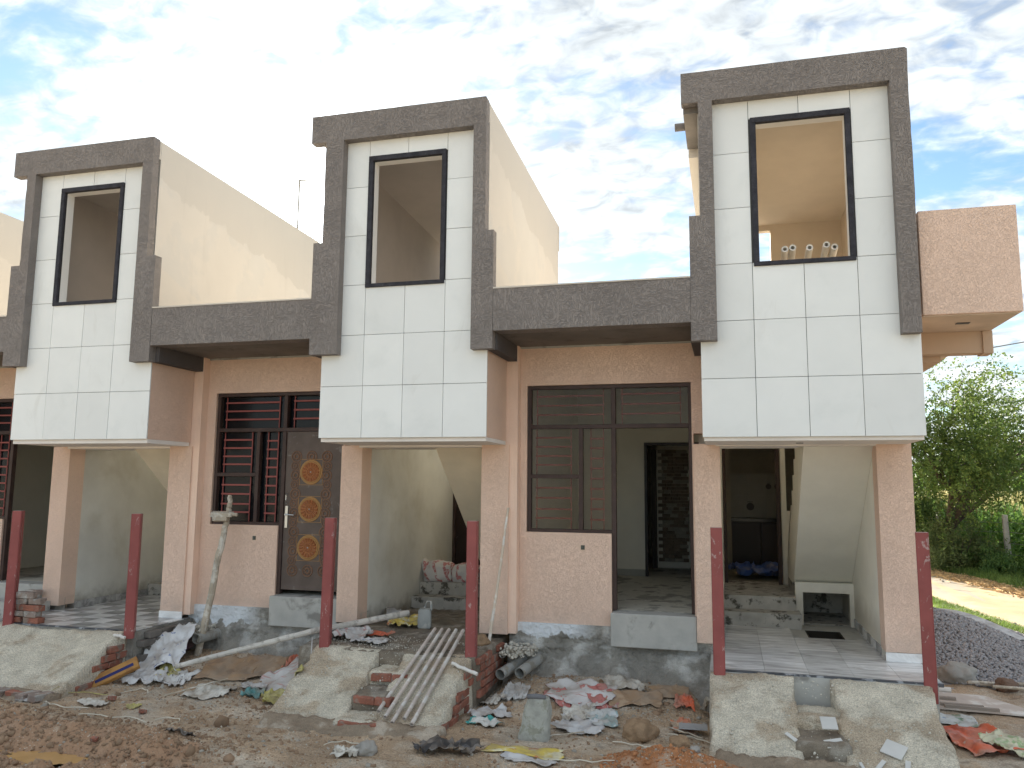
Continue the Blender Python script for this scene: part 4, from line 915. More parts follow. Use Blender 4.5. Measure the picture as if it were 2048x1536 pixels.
# ---------------------------------------------------------------- jerrycan and upright bucket-like can
def can(x, y, w, d, h, rot, label, m, nm, dent=0):
    bm = newbm(); z = surf(x, y)-.01; vs = box(bm, -w, w, -d, d, 0, h)
    for v in vs:
        if v.co.z > h/2: v.co.x *= .92; v.co.y *= .95
    bmesh.ops.bevel(bm, geom=bm.edges[:], offset=w*.16, segments=2, affect='EDGES'); bmesh.ops.subdivide_edges(bm, edges=[e for e in bm.edges if e.calc_length() > .08], cuts=4, use_grid_fill=True)
    for v in bm.verts:
        k_ = (1-v.co.z/h); v.co.x += dent*(-.55*k_*(1 if v.co.x < 0 else -.15)*w+.35*w*noise.noise(v.co*9)); v.co.y += dent*.3*w*noise.noise(v.co*8+Vector((5, 1, 2)))
    f = max(bm.faces, key=lambda q: q.calc_center_median().z); r = bmesh.ops.inset_region(bm, faces=[f], thickness=.012)
    bmesh.ops.translate(bm, verts=f.verts[:], vec=(0, 0, -h*.35))
    for v in bm.verts: v.co += Vector((.006*noise.noise(v.co*14), .006*noise.noise(v.co*11+Vector((3, 3, 3))), 0))
    bmesh.ops.rotate(bm, verts=bm.verts[:], matrix=Matrix.Rotation(rot, 3, 'Z')); bmesh.ops.translate(bm, verts=bm.verts[:], vec=(x, y, z))
    return obj(nm, bm, m, loc=(x, y, z), label=label, cat='can')
m_can = mat('dusty_plastic', (.30, .31, .30), var=.2, rough=.5, bump=.3, obj=True, col2=(.42, .41, .38), c2s=8)
J = can(3.66, 1.20, .085, .075, .23, .3, 'grey jerrycan with its top cut open and a handle, on the middle porch', m_can, 'jerrycan')
bm = newbm(); zj = J.location.z; tube(bm, [(3.62, 1.27, zj+.22), (3.66, 1.28, zj+.31), (3.72, 1.25, zj+.31), (3.74, 1.22, zj+.21)], .014, 8); obj('handle', bm, m_can, J)
JC = dict(x=5.60, y=-.92)
if 0: can(5.60, -.92, .105, .055, .40, .15, 'tall dented cement-smeared can standing behind the yellow sack', mat('cement_can', (.30, .30, .265), var=.3, vs=7, bump=.8, bs=25, obj=True, col2=(.20, .20, .17), c2s=7), 'cut_can', dent=.55)
bm = newbm(); rings = []; zc = surf(5.60, -.92)-.015
for zi, (hh, wl_, wr_, dd) in enumerate(((0, .17, .12, .09), (.03, .18, .13, .10), (.14, .15, .125, .095), (.26, .115, .12, .085), (.36, .10, .115, .075), (.385, .095, .11, .07), (.38, .075, .09, .05), (.33, .07, .085, .045))):
    rg = []
    for q in range(24):
        t = q/24*2*math.pi; cx_ = math.copysign(abs(math.cos(t))**.5, math.cos(t)); sy_ = math.copysign(abs(math.sin(t))**.5, math.sin(t)); px_ = cx_*(wr_ if cx_ > 0 else wl_); py_ = sy_*dd
        nn = noise.noise(Vector((px_*9, py_*9, hh*7)))*.022; rg.append(bm.verts.new((5.60+px_+nn, -.92+py_+nn, zc+hh+nn*.5)))
    rings.append(rg)
for a, b in zip(rings, rings[1:]):
    for q in range(24): bm.faces.new([a[q], a[(q+1) % 24], b[(q+1) % 24], b[q]])
bm.faces.new(rings[-1])
CC = obj('cut_can', bm, mat('cement_can', (.40, .40, .36), var=.3, vs=7, bump=.8, bs=25, obj=True, col2=(.27, .27, .22), c2s=7), loc=(5.60, -.92, zc), label='tall dented cement-smeared can standing behind the yellow sack', cat='can', smooth=True)
bm = newbm(); tube(bm, [(5.52, -.97, zc+.392), (5.60, -.975, zc+.40), (5.69, -.965, zc+.395)], [.022, .026, .022], 10); obj('rolled_lip', bm, mat('lip_dark', (.16, .16, .17), bump=.3), CC, smooth=True)
# ---------------------------------------------------------------- poles and pipes
m_pole = mat('weathered_pole', (.42, .36, .28), var=.25, vs=7, bump=.6, bs=40, obj=True, col2=(.58, .54, .47), c2s=9); m_rod = mat('dusty_pipe', (.50, .43, .38), var=.15, bump=.4, bs=40, obj=True, col2=(.60, .57, .53), c2s=7)
def rod(name, cat, label, path, r, m=m_pole, group=None, seg=10, wob=.006):
    bm = newbm(); pts = []
    for a, b in zip(path, path[1:]):
        for i in range(8): t = i/8; pts.append(Vector(a).lerp(Vector(b), t)+Vector((random.uniform(-wob, wob), random.uniform(-wob, wob), random.uniform(-wob, wob))))
    pts.append(Vector(path[-1])); rr = [(r[0]+(r[1]-r[0])*i/(len(pts)-1) if isinstance(r, tuple) else r)*random.uniform(.94, 1.06) for i in range(len(pts))]
    tube(bm, pts, rr, seg); return obj(name, bm, m, loc=path[0], label=label, cat=cat, group=group)
Pp = rod('wooden_prop', 'pole', 'forked wooden prop leaning on the pink wall by the dark window', [(.90, .52, -.68), (1.02, .72, .7), (1.06, .80, 1.2), (1.03, .86, 1.42)], (.047, .030), wob=.009)
bm = newbm(); box(bm, .86, 1.17, .70, .76, 1.16, 1.22); box(bm, .90, 1.10, .69, .75, 1.10, 1.155); box(bm, 1.13, 1.24, .71, .75, 1.17, 1.205)
for v in bm.verts: v.co += Vector((random.uniform(-.01, .01), 0, random.uniform(-.012, .012)))
obj('cross_piece', bm, m_pole, Pp, bevel=.006)
rod('long_pole', 'pole', 'long thin grey pole lying from the litter up to the jerrycan on the porch', [(1.10, -.12, -.53), (2.0, .02, -.28), (2.72, .06, -.08), (3.50, 1.05, .02)], (.028, .038), m=mat('silver_pole', (.58, .55, .50), var=.2, bump=.5, bs=30, obj=True, col2=(.40, .37, .33), c2s=10), wob=.002)
rod('bamboo_stick', 'stick', 'pale thin stick leaning on the pillar left of the open bay', [(4.62, .60, -.64), (4.83, .82, 1.33)], (.020, .013), m=mat('pale_stick', (.66, .57, .46), var=.15, bump=.3, obj=True, col2=(.74, .70, .64), c2s=6), wob=.004)
for i in range(5):
    t = i/4; x0 = 4.17+.082*i; x1 = 4.06+.098*i
    y1 = -1.02-.04*(i % 3)-.02*i; bm = newbm(); pipe(bm, (x0, .20, rz(.20)+.045), (x1, y1, rz(y1)+.05), .019, .22, 12)
    obj('long_pipe', bm, m_rod, loc=(x1, y1, rz(y1)), label=['leftmost of five parallel dusty pipes lying down the ramp', 'second from the left of five dusty pipes on the ramp', 'middle one of five parallel dusty pipes on the ramp', 'fourth from the left of five dusty pipes on the ramp', 'rightmost of five parallel dusty pipes lying down the ramp'][i], cat='pipe', group='five pipes laid down the ramp')
rod('short_pipe', 'pipe', 'short white pipe jutting over the brick edge of the ramp', [(4.55, -.30, -.24), (4.86, -.42, -.30)], .018, m=MATS['white_pvc'])
rod('short_pipe', 'pipe', 'short white pipe on the left ramp edge near the post', [(.30, -.22, -.20), (.48, -.25, -.22)], .018, m=MATS['white_pvc'])
rod('short_pipe', 'pipe', 'short white pipe stub on the sand by the outermost post', [(9.28, 2.0, -.66), (9.72, 1.95, -.66)], .035, m=MATS['white_pvc'])
for i, (a, b, l_) in enumerate((((1.45, -.75, 0), (1.95, -.35, .1), 'thin stick lying in front of the matted bag'), ((6.75, -.45, .03), (7.08, -.72, .03), 'pale stick beside the grey tile near the right ramp'), ((5.55, -.98, .0), (6.0, -.72, .02), 'pale bent twig right of the upright can'), ((7.06, .25, .02), (7.10, .05, .2), 'short plank end leaning on the right ramp flank'))):
    rod('stick', 'stick', l_, [(a[0], a[1], surf(a[0], a[1])+.02+a[2]), (b[0], b[1], surf(b[0], b[1])+.02+b[2])], (.008, .006) if i < 3 else (.025, .025), seg=5)
# strapping curls
m_strap = mat('strapping', (.62, .58, .48), rough=.5, bump=.05)
for i, (cx, cy, ln, an, cv, lab) in enumerate(((1.55, -1.62, .7, .15, .1, 'long pale packing strap curving over the bare earth'), (2.08, -1.58, .3, -.5, .14, 'short arched white strap above the mud bank'), (2.72, -1.62, .2, -1.2, .03, 'tiny white strap standing on the earth'), (.75, -1.35, .6, -.1, -.1, 'pale strap looping below the left ramp'), (1.05, -.72, .3, .2, .12, 'coiled grey strap beside the flat white bag'), (4.0, -1.62, .35, .2, .08, 'thin pale strap on the earth below the ramp'), (6.5, -.95, .45, -.35, .04, 'white strap lying in front of the round stone'), (6.1, -1.55, .6, .02, .05, 'thin white strap right of the yellow sack'), (.55, -.95, .55, .5, .1, 'yellow strap curved at the foot of the brick row'), (6.95, -.62, .4, -.3, .03, 'pale wire crossing the grey tile'))):
    pts = []
    for q in range(13):
        t = q/12-.5; lx = t*ln; ly = cv*math.cos(t*math.pi)*1.2; x = cx+lx*math.cos(an)-ly*math.sin(an); y = cy+lx*math.sin(an)+ly*math.cos(an); pts.append((x, y, surf(x, y)+.014+.01*math.cos(t*9)**2))
    bm = newbm(); prev_v = None
    for p in pts:
        a = bm.verts.new((p[0], p[1]-.006, p[2])); b = bm.verts.new((p[0], p[1]+.006, p[2]+.004)); c_ = bm.verts.new((p[0], p[1], p[2]-.004))
        if prev_v:
            for u, v in ((0, 1), (1, 2), (2, 0)): bm.faces.new([prev_v[u], prev_v[v], (a, b, c_)[v], (a, b, c_)[u]])
        prev_v = (a, b, c_)
    obj('packing_strap', bm, m_strap if i != 8 else p_yc, loc=pts[0], label=lab, cat='strap')
# bottle-like brown carton box by the left ramp: flat tan carton with navy band
bm = newbm(); box(bm, -.27, .27, -.075, .075, 0, .055); o = obj('tan_carton', bm, mat('tan_carton', (.42, .22, .07), bump=.2, obj=True, col2=(.34, .17, .06), c2s=7), loc=(0, 0, 0), label='long tan carton with navy band propped on the flank of the left ramp', cat='carton', bevel=.006)
o.location = (.52, -.42, -.60); o.rotation_euler = (.75, -.42, .65)
bm = newbm(); box(bm, -.20, .22, -.035, .005, .0552, .0565); p = obj('printed_band', bm, mat('navy_print', (.03, .035, .13), bump=0), None); p.parent = o; p.location = (0, 0, 0)
# ---------------------------------------------------------------- bricks
G = 'stack of bricks by the far left post'; zb = -.17; lab = ['bottom', 'second', 'third', 'fourth', 'top']
for r_ in range(5):
    for q in range(2):
        if r_ == 4 and q == 1: continue
        sc = (.8, 1, 1) if r_ % 2 == q else (1.05, 1, 1)
        brick((-1.33+q*.235+(.0 if r_ < 4 else .07)+random.uniform(-.01, .01)+.012*r_, -.02+random.uniform(-.015, .015), zb+.037+.076*r_), (0, 0, random.uniform(-.06, .06)), m_brickg if r_ in (1, 3, 4) else m_brick, None, (1.25, 1, 1) if r_ == 4 else sc,
              label='%s brick of the %s layer in the stack by the far left post' % (('left', 'right')[q] if r_ < 4 else 'single whitish', lab[r_]), cat='brick', group=G)
for x, y, z, mm, l_ in ((-1.38, 1.45, .21, m_brick, 'red brick with a stamped mark on the dark ledge behind the far left post'), (-1.26, 1.42, .21, m_brickg, 'whitewashed brick on the ledge beside the stamped brick'), (-1.25, 1.45, .29, m_brickg, 'tan brick on top of the whitewashed brick'), (-1.15, 1.48, .36, m_brickg, 'topmost tan brick behind the far left pillar')):
    pass
brick((-1.98, .72, .0), (0, 0, .1), m_brick, None, label='red brick lying on the far left ledge', cat='brick'); brick((-1.88, .74, .078), (0, 0, -.1), m_brickg, None, label='tan brick on top of the red one on the far left ledge', cat='brick')
wallbox(Hs[1], 'brick_ledge', m_smoothc, [(-2.6, -1.70, .55, .849, -.7, -.04)])
for x, y, s, l_ in ((1.02, -1.02, .35, 'broken brick piece on earth in front of the left ramp'), (1.62, -1.28, .3, 'small dark red brick chip on the bare earth'), (.62, -2.35, .25, 'red brick chip in the mud bank above the puddle'), (2.05, -2.4, .25, 'red brick chip at the right end of the puddle')):
    brick((x, y, surf(x, y)+.02), (.2, .1, random.uniform(0, 3)), m_brick, None, (s, s*1.6, s*1.6), label=l_, cat='brick')
# ---------------------------------------------------------------- tiles and offcuts
m_off = mat('tile_offcut', (.60, .59, .56), rough=.5, bump=.1, obj=True, var=.1)
def plate(x, y, w, d, rot, label, cat='tile', m=None, t=.01, tz=.0, name='tile_piece', zz_=None, pitch=None):
    bm = newbm(); box(bm, -w/2, w/2, -d/2, d/2, 0, t); o = obj(name, bm, m or m_off, loc=(0, 0, 0), label=label, cat=cat, bevel=.0015)
    o.location = (x, y, (surf(x, y) if zz_ is None else zz_)+.008+tz)
    onr = any(a < x < b for a, b in RAMPS) and RY1 < y < RY0
    o.rotation_euler = Matrix.Rotation(math.atan((RZ1-RZ0)/(RY1-RY0)) if onr else (pitch or 0), 3, 'X').to_euler() if True else 0
    o.rotation_mode = 'XYZ'; mr_ = Matrix.Rotation(math.atan((RZ1-RZ0)/(RY1-RY0)) if onr else (pitch or 0), 3, 'X') @ Matrix.Rotation(rot, 3, 'Z'); o.rotation_euler = mr_.to_euler(); return o
plate(8.62, -.90, .17, .17, -.5, 'square white marble tile piece on the right slab of the grey ramp')
plate(8.48, -1.08, .035, .15, -.6, 'narrow white tile offcut left of the long offcut on the right slab'); plate(8.68, -1.10, .04, .21, -.22, 'longest white tile offcut, rightmost on the slab'); plate(8.35, -1.12, .025, .13, .25, 'thinnest white tile offcut at the left of the slab')
plate(7.82, -.86, .035, .12, .75, 'white tile offcut at the edge of the left slab'); plate(8.14, -.74, .13, .15, .05, 'white tile piece on the lower ramp step', tz=.05); plate(8.16, -.90, .15, .09, .3, 'small white tile piece on the edge of the lower ramp step', tz=.01)
plate(6.98, -.42, .26, .18, .05, 'grey square tile lying near the foot of the right ramp', m=mat('grey_tile', (.34, .34, .34), bump=.1, obj=True), tz=.06)
m_ply = mat('pale_plywood', (.52, .44, .38), var=.1, vs=3, bump=.3, bs=20, obj=True, col2=(.66, .62, .57), c2s=3, rough=.6)
bm = newbm(); prism(bm, [(-.55, -.28), (.62, -.36), (.58, -.12), (.28, .38), (-.55, .44)], 2, 0, .018); o = obj('plywood_sheet', bm, m_ply, loc=(0, 0, 0), label='large pale plywood sheet lying on the sand right of the outer post', cat='board'); o.location = (9.72, 1.42, -.675)
for i, (x, y, l_, w) in enumerate(((9.45, 1.50, 'upper grey batten on the plywood sheet', .42), (9.55, 1.22, 'middle grey batten on the plywood sheet', .60), (9.72, 1.13, 'lower grey batten on the plywood sheet', .50))): plate(x, y, w, .05, -.08, l_, 'batten', mat('batten', (.30, .25, .21), bump=.3, obj=True), .03, zz_=-.665, name='batten')
# ---------------------------------------------------------------- stones and clods
def rock(bm, c, r, sd, sq=(1, 1, .75), sub=1):
    v = bmesh.ops.create_icosphere(bm, subdivisions=sub, radius=1)['verts']
    for q in v:
        n_ = 1+.28*noise.noise(q.co*1.3+Vector((sd, 0, 0)))+.16*noise.noise(q.co*3.1+Vector((0, sd, 0)))+(.07*noise.noise(q.co*9+Vector((0, sd, 0))) if sub > 2 else 0); q.co = Vector((q.co.x*sq[0], q.co.y*sq[1], q.co.z*sq[2]))*r*n_+Vector(c)
m_clod = mat('dry_clod', (.30, .20, .12), var=.25, vs=6, bump=1, bs=30, obj=True, fine=.2); m_rock = mat('concrete_lump', (.33, .31, .28), var=.2, bump=.6, bs=20, obj=True)
for x, y, r, m_, l_, c_ in ((6.52, -.62, .155, m_clod, 'large round brown clod between the yellow sack and the right ramp', 'stone'), (6.88, -.92, .09, m_clod, 'smaller brown clod right of the large one', 'stone'), (9.95, 2.62, .20, m_rock, 'pointed concrete lump at the foot of the gravel heap', 'stone'), (4.63, .42, .10, m_clod, 'earth clod at the foot of the leaning pale stick', 'stone'), (10.40, 2.35, .12, mat('brown_bag', (.16, .10, .07), bump=.3), 'dark brown bundle on sticks in front of the gravel heap', 'bundle'), (3.68, -1.20, .05, m_rock, 'small mortar lump at the foot of the lower ramp bricks', 'stone'), (4.30, -1.78, .09, m_rock, 'flat grey stone beside the crumpled scraps', 'stone'), (7.02, -1.02, .045, m_rock, 'grey pebble on the orange earth heap by the ramp', 'stone')):
    bm = newbm(); z = surf(x, y)+r*.35; rock(bm, (x, y, z), r, random.random()*40, sub=4); obj('stone' if c_ == 'stone' else 'bundle', bm, m_, loc=(x, y, z-r*.4), label=l_, cat=c_, smooth=True)
# ---- scattered rubble, joined
ICO = None
def scatter(name, m, pts, rfun, kind='stuff', sq=.7, label=None, cat=None, seed=1, group=None, rect=False, parent=None):
    r = np.random.RandomState(seed); bm = newbm(); bmesh.ops.create_icosphere(bm, subdivisions=1, radius=1) if not rect else box(bm, -1, 1, -.6, .6, -.35, .35)
    if not rect: bmesh.ops.triangulate(bm, faces=bm.faces[:])
    bv = np.array([v.co[:] for v in bm.verts]); bf = np.array([[v.index for v in f.verts] for f in bm.faces]); bm.free()
    n = len(pts); P = np.array(pts); R_ = rfun(r, n)
    ang = r.uniform(0, 2*np.pi, (n, 3)); V = bv[None] * R_[:, None, None]*r.uniform(.6, 1.25, (n, 1, 3))
    V *= 1+r.uniform(-.22, .22, (n, len(bv), 1))
    V[:, :, 2] *= sq
    for ax in (0, 2):
        a = ang[:, ax]*(1 if ax == 2 else .35); c, s = np.cos(a)[:, None], np.sin(a)[:, None]; i, j = ((1, 2), None, (0, 1))[ax]
        A, B_ = V[:, :, i].copy(), V[:, :, j].copy(); V[:, :, i] = A*c-B_*s; V[:, :, j] = A*s+B_*c
    V += P[:, None, :]; F = bf[None]+(np.arange(n)*len(bv))[:, None, None]
    return mesh_np(name, V.reshape(-1, 3), F.reshape(-1, bf.shape[1]), m, kind=kind, label=label, cat=cat, parent=parent)
rs = np.random.RandomState(5); pts = []
def addp(x0, x1, y0, y1, n, f=lambda x, y: True, dz=.0):
    o = []
    while len(o) < n:
        x, y = rs.uniform(x0, x1), rs.uniform(y0, y1)
        if f(x, y): o.append((x, y, surf(x, y)+dz))
    return o
dens = lambda x, y: float(vnoise(x*1.7, y*1.7, 77)) > rs.uniform(-.5, .35)
notr = lambda x, y: not any(a-.05 < x < b+.05 and RY1-.2 < y for a, b in RAMPS)
pa = addp(-.5, 9.1, -3.2, 1.0, 4200, lambda x, y: dens(x, y) and notr(x, y)) + addp(4.7, 7.1, -.2, .8, 1400, notr) + addp(.4, 2.9, -.7, .6, 700, notr)
scatter('rubble', mat('pale_rubble', (.37, .34, .29), var=.3, bump=.3, bs=50), pa, lambda r, n: np.exp(r.normal(-4.95, .5, n)), cat=None, seed=3)
pb = addp(-.5, 9.1, -3.2, .8, 4500, lambda x, y: dens(x, y) and notr(x, y)) + addp(-.5, 3.2, -3.2, -1.75, 3800)
scatter('earth_crumbs', mat('earth_crumb', (.27, .18, .115), var=.3, bump=.3, bs=50), pb, lambda r, n: np.exp(r.normal(-4.5, .55, n)), seed=4)
pc = addp(6.3, 7.15, -1.95, -1.15, 800); scatter('orange_crumbs', mat('orange_crumb', (.40, .18, .08), var=.3, bump=.3, bs=50), pc, lambda r, n: np.exp(r.normal(-4.6, .5, n)), seed=5)
pd = [(x, y, z) for x, y, z in addp(2.92, 4.70, -1.1, .6, 1300, lambda x, y: dens(x, y))]; pd += addp(7.2, 9.05, -1.15, -.14, 500, lambda x, y: dens(x, y))
scatter('mortar_crumbs', mat('mortar_crumb', (.55, .52, .45), var=.15, bump=.2, bs=50), pd, lambda r, n: np.exp(r.normal(-5.2, .4, n)), seed=6)
pe = addp(.3, 7.1, -1.6, .9, 520, lambda x, y: notr(x, y)) 
scatter('pale_litter_flakes', mat('flake_white', (.64, .62, .57), bump=0), pe, lambda r, n: r.uniform(.008, .03, n), seed=7, rect=True, sq=.12)
# mortar clumps round the drain pipes
for H_, cx in ((Hs[3], 5.0), (Hs[2], .72)):
    scatter('mortar_clump', MATS['mortar_crumb'], [(cx+rs.uniform(-.18, .2), .62+rs.uniform(-.1, .3), -.27+rs.uniform(-.05, .05)) for _ in range(260)], lambda r, n: r.uniform(.012, .03, n), seed=8, parent=H_)
# ---------------------------------------------------------------- gravel heap
def gh(x, y):
    a = max(0.0, 1-math.hypot((x-10.25)/1.75, (y-5.0)/2.7))
    return -.72+.66*a*(1-.18*a)
pts = []
while len(pts) < 15000:
    x, y = rs.uniform(9.3, 12.2), rs.uniform(2.2, 7.9); z = gh(x, y)
    if z > -.69 or rs.uniform() < .012: pts.append((x, y, z+.01))
gm_ = mat('crushed_stone', (.32, .305, .31), var=.35, vs=30, bump=.2, bs=60, col2=(.36, .34, .33), c2s=26, c2w=(.5, .6))
scatter('gravel_heap', gm_, pts, lambda r, n: r.uniform(.014, .032, n), seed=9, sq=.8)
nx_, ny_ = 50, 60; V = [(9.3+3.5*i/nx_, 1.6+6.8*j/ny_, gh(9.3+3.5*i/nx_, 1.6+6.8*j/ny_)-.012) for j in range(ny_+1) for i in range(nx_+1)]
mesh_np('gravel_bed', V, [(j*(nx_+1)+i, j*(nx_+1)+i+1, (j+1)*(nx_+1)+i+1, (j+1)*(nx_+1)+i) for j in range(ny_) for i in range(nx_)], gm_, kind='structure')
# white sacking strip and sticks on the heap
bm = newbm(); 
pv = None
for i in range(30):
    t = i/29; x = 10.25+1.25*t*.75; y = 5.9-1.6*t; z = gh(x, y)+.035; w = .05+.05*math.sin(t*3.1)
    a, b = bm.verts.new((x-w, y-w*.5, z)), bm.verts.new((x+w, y+w*.5, z+.01))
    if pv: bm.faces.new([pv[0], pv[1], b, a])
    pv = (a, b)
o = obj('sacking_strip', bm, p_white, loc=(11, 5, -.3), label='white strip of sacking lying along the gravel heap', cat='strip'); o.modifiers.new('t', 'SOLIDIFY').thickness = .006
for i, (a, b) in enumerate((((9.9, 2.5), (10.9, 2.25)), ((10.0, 2.35), (11.0, 2.45)), ((10.2, 2.15), (11.1, 2.1)))):
    rod('stick', 'stick', ['front', 'middle', 'rear'][2-i]+' stick of the small pile before the gravel heap', [(a[0], a[1], gz(*a)+.03+.02*i), (b[0], b[1], gz(*b)+.04+.02*i)], .018, seg=6)

# ---------------------------------------------------------------- vegetation
def leafmat(name, c1, c2, tr=.35):
    return mat(name, c1, rough=.55, var=.3, vs=1.5, bump=0, col2=c2, c2s=2.2, c2w=(.40, .62), trans=tr, spec=.3, style='none')
def cards(P, size, rs_, elong=2.0, updir=None, droop=0.0):
    """leaf-sized diamonds at points P (n,3)"""
    n = len(P); a = rs_.normal(size=(n, 3)); a /= np.linalg.norm(a, axis=1)[:, None]
    if updir is not None: a = a*.6+updir; a /= np.linalg.norm(a, axis=1)[:, None]
    b = np.cross(a, rs_.normal(size=(n, 3))); b /= np.linalg.norm(b, axis=1)[:, None]
    s = (size*rs_.uniform(.6, 1.35, n))[:, None]
    V = np.stack([P-a*s, P+b*s/elong, P+a*s, P-b*s/elong], 1).reshape(-1, 3)
    F = (np.arange(n)*4)[:, None]+np.arange(4)[None]
    return V, F
m_bark = mat('bark', (.085, .065, .05), var=.3, bump=.8, bs=18)
def tree(x, y, H_, R_, label, n_leaf, leaf, m, seed, group=None, trunks=1, lo=.15, lean=(0, 0), name='tree', flat=.0, group_=None, sz=None, feather=False, shape=None):
    r = random.Random(seed); rs_ = np.random.RandomState(seed); z0 = gz(x, y)-.05
    T = empty(name, (x, y, z0), label, 'tree', group); bm = newbm(); tips = []
    def limb(p, d, ln, rad, lv):
        pts = [p]; q = Vector(p); dd = Vector(d).normalized(); k = 5
        for i in range(k):
            dd = (dd+Vector((r.uniform(-.22, .22), r.uniform(-.22, .22), r.uniform(-.10, .16) if lv < 2 else r.uniform(-.1, .1)))).normalized(); q = q+dd*ln/k; pts.append(q.copy())
            if lv >= 1: tips.append((q.copy(), dd.copy(), lv))
        tube(bm, pts, [rad*(1-.65*i/k) for i in range(k+1)], 6 if lv < 2 else 4, cap=False)
        if lv < 3:
            for i in range(4 if lv == 0 else 3):
                t = r.uniform(.35, 1.0); pp = pts[min(k, int(t*k))]
                a = r.uniform(0, 6.28); nd = (dd*.55+Vector((math.cos(a), math.sin(a), r.uniform(.0, .6)))*.85); limb(pp, nd, ln*r.uniform(.5, .72), rad*.5, lv+1)
    for t in range(trunks):
        a = t*2.4+r.uniform(0, 1); p = Vector((x+.25*t*math.cos(a), y+.25*t*math.sin(a), z0)); limb(p, (math.cos(a)*.25*trunks+lean[0], math.sin(a)*.2*trunks+lean[1], 1), H_*.5, .035*H_*.7, 0)
    obj('trunk', bm, m_bark, T, smooth=True)
    # crown: uneven clumps round the limb ends
    C_ = []
    for q, d, lv in tips:
        c = np.array(q); c = c + np.array([(c[0]-x)*.25, (c[1]-y)*.25, 0]); C_.append(c)
    C_ = np.array(C_); idx = rs_.randint(0, len(C_), n_leaf)
    spread = R_*.20
    if feather:
        # sprays: leaves strung along thin arching twigs
        nt_ = n_leaf//26; ci = rs_.randint(0, len(C_), nt_); st = C_[ci]+rs_.normal(size=(nt_, 3))*spread*.8
        dr = st-np.array([x, y, z0+H_*.45]); dr /= np.linalg.norm(dr, axis=1)[:, None]; dr = dr+rs_.normal(size=(nt_, 3))*.45+np.array([.25, 0, .05]); dr /= np.linalg.norm(dr, axis=1)[:, None]
        tt = np.linspace(0, 1, 26)[None, :, None]; ln = rs_.uniform(.5, 1.25, (nt_, 1, 1))
        P = st[:, None, :]+dr[:, None, :]*tt*ln+np.array([0, 0, -.30])*tt**2*ln+rs_.normal(size=(nt_, 26, 3))*.035
        P = P.reshape(-1, 3)
    else:
        P = C_[idx]+rs_.normal(size=(n_leaf, 3))*np.array([spread, spread, spread*.75])
        # hollow out clumps so gaps show
        keep = fbm(P[:, 0]*1.9+P[:, 2]*1.1, P[:, 1]*1.9-P[:, 2]*1.7, seed, 2) > -.16
        P = P[keep]
    P = P[P[:, 2] > z0+lo*H_*.3]
    if shape is not None: P = P[shape(P)]
    V, F = cards(P, leaf, rs_)
    mesh_np('crown', V, F, m, parent=T); return T
l_acacia = leafmat('acacia_leaf', (.075, .13, .03), (.15, .205, .045), .4)
l_dark = leafmat('dark_leaf', (.042, .08, .02), (.08, .13, .03), .35)
l_mid = leafmat('mid_leaf', (.075, .14, .03), (.13, .20, .045), .4)
l_bright = leafmat('bright_leaf', (.11, .20, .035), (.18, .28, .05), .45)
tree(12.9, 18.8, 8.6, 2.8, 'tall feathery acacia beside the end house, spreading to the right', 135000, .040, l_acacia, 11, trunks=3, lean=(.16, 0), feather=True, lo=.0, shape=lambda P: P[:, 0]+.5*fbm(P[:, 1]*2, P[:, 2]*2.2, 4, 3) < 14.15+.46*(P[:, 2]-1.0))
tree(11.6, 20.0, 5.2, 1.7, 'dense dark green tree just behind the corner pillar, under the acacia', 22000, .07, l_dark, 5, trunks=2, lo=0)
for i, (x, y, h_, R_, m_, l_) in enumerate(((24.5, 38, 5.4, 3.2, l_bright, 'bright green rounded tree beyond the maize at the right edge'), (22.0, 44, 6.2, 3.2, l_mid, 'mid green tree beyond the maize behind the bright one'), (27.5, 50, 7.5, 4, l_mid, 'broad green tree at the right edge in the far row'), (19.5, 42, 5.0, 3, l_mid, 'low green tree in the far row nearest the acacia'), (26.0, 36, 3.6, 2.6, l_bright, 'pale green bushy tree low at the right edge'), (21.2, 34, 3.0, 2.2, l_dark, 'dark rounded bush tree at the far edge of the maize'), (32, 60, 8, 4.5, l_dark, 'tallest dark tree of the far row'), (25, 62, 7.5, 4.5, l_mid, 'hazy green tree in the far row between the others'))):
    tree(x, y, h_, R_, l_, 11000, .13, m_, 40+i, group='trees beyond the maize field', trunks=3, lo=0)
# far wood line: joined
rs_ = np.random.RandomState(3); P = []
for i in range(60):
    a = rs_.uniform(-.2, .95); d = rs_.uniform(80, 150); cx, cy = 7+d*math.sin(a), -8+d*math.cos(a); R_ = rs_.uniform(3, 6)
    P.append(np.array([cx, cy, .4*R_-.7])+rs_.normal(size=(900, 3))*np.array([R_*.6, R_*.6, R_*.38]))
P = np.concatenate(P); P = P[P[:, 2] > -.6]; V, F = cards(P, .5, rs_); mesh_np('far_woodland', V, F, l_mid, kind='stuff')
# ---- bushes
def bush(x, y, r, h_, label, m, n, leaf, seed):
    rs_ = np.random.RandomState(seed); z = gz(x, y); B_ = empty('bush', (x, y, z), label, 'bush', 'bushes on the road verge')
    bm = newbm()
    for i in range(9):
        a = i*.7; tube(bm, [(x, y, z), (x+r*.4*math.cos(a), y+r*.4*math.sin(a), z+h_*.7)], [.02, .006], 4, cap=False)
    obj('stems', bm, m_bark, B_)
    cl = rs_.normal(size=(26, 3))*np.array([r*.5, r*.5, h_*.26])+np.array([x, y, z+h_*.42]); P = cl[rs_.randint(0, 26, n)]+rs_.normal(size=(n, 3))*r*.16
    P = P[P[:, 2] > z]; V, F = cards(P, leaf, rs_, 3.0, np.array([0, 0, .5])); mesh_np('foliage', V, F, m, parent=B_)
l_bush = leafmat('bush_leaf', (.13, .17, .06), (.20, .24, .09), .4)
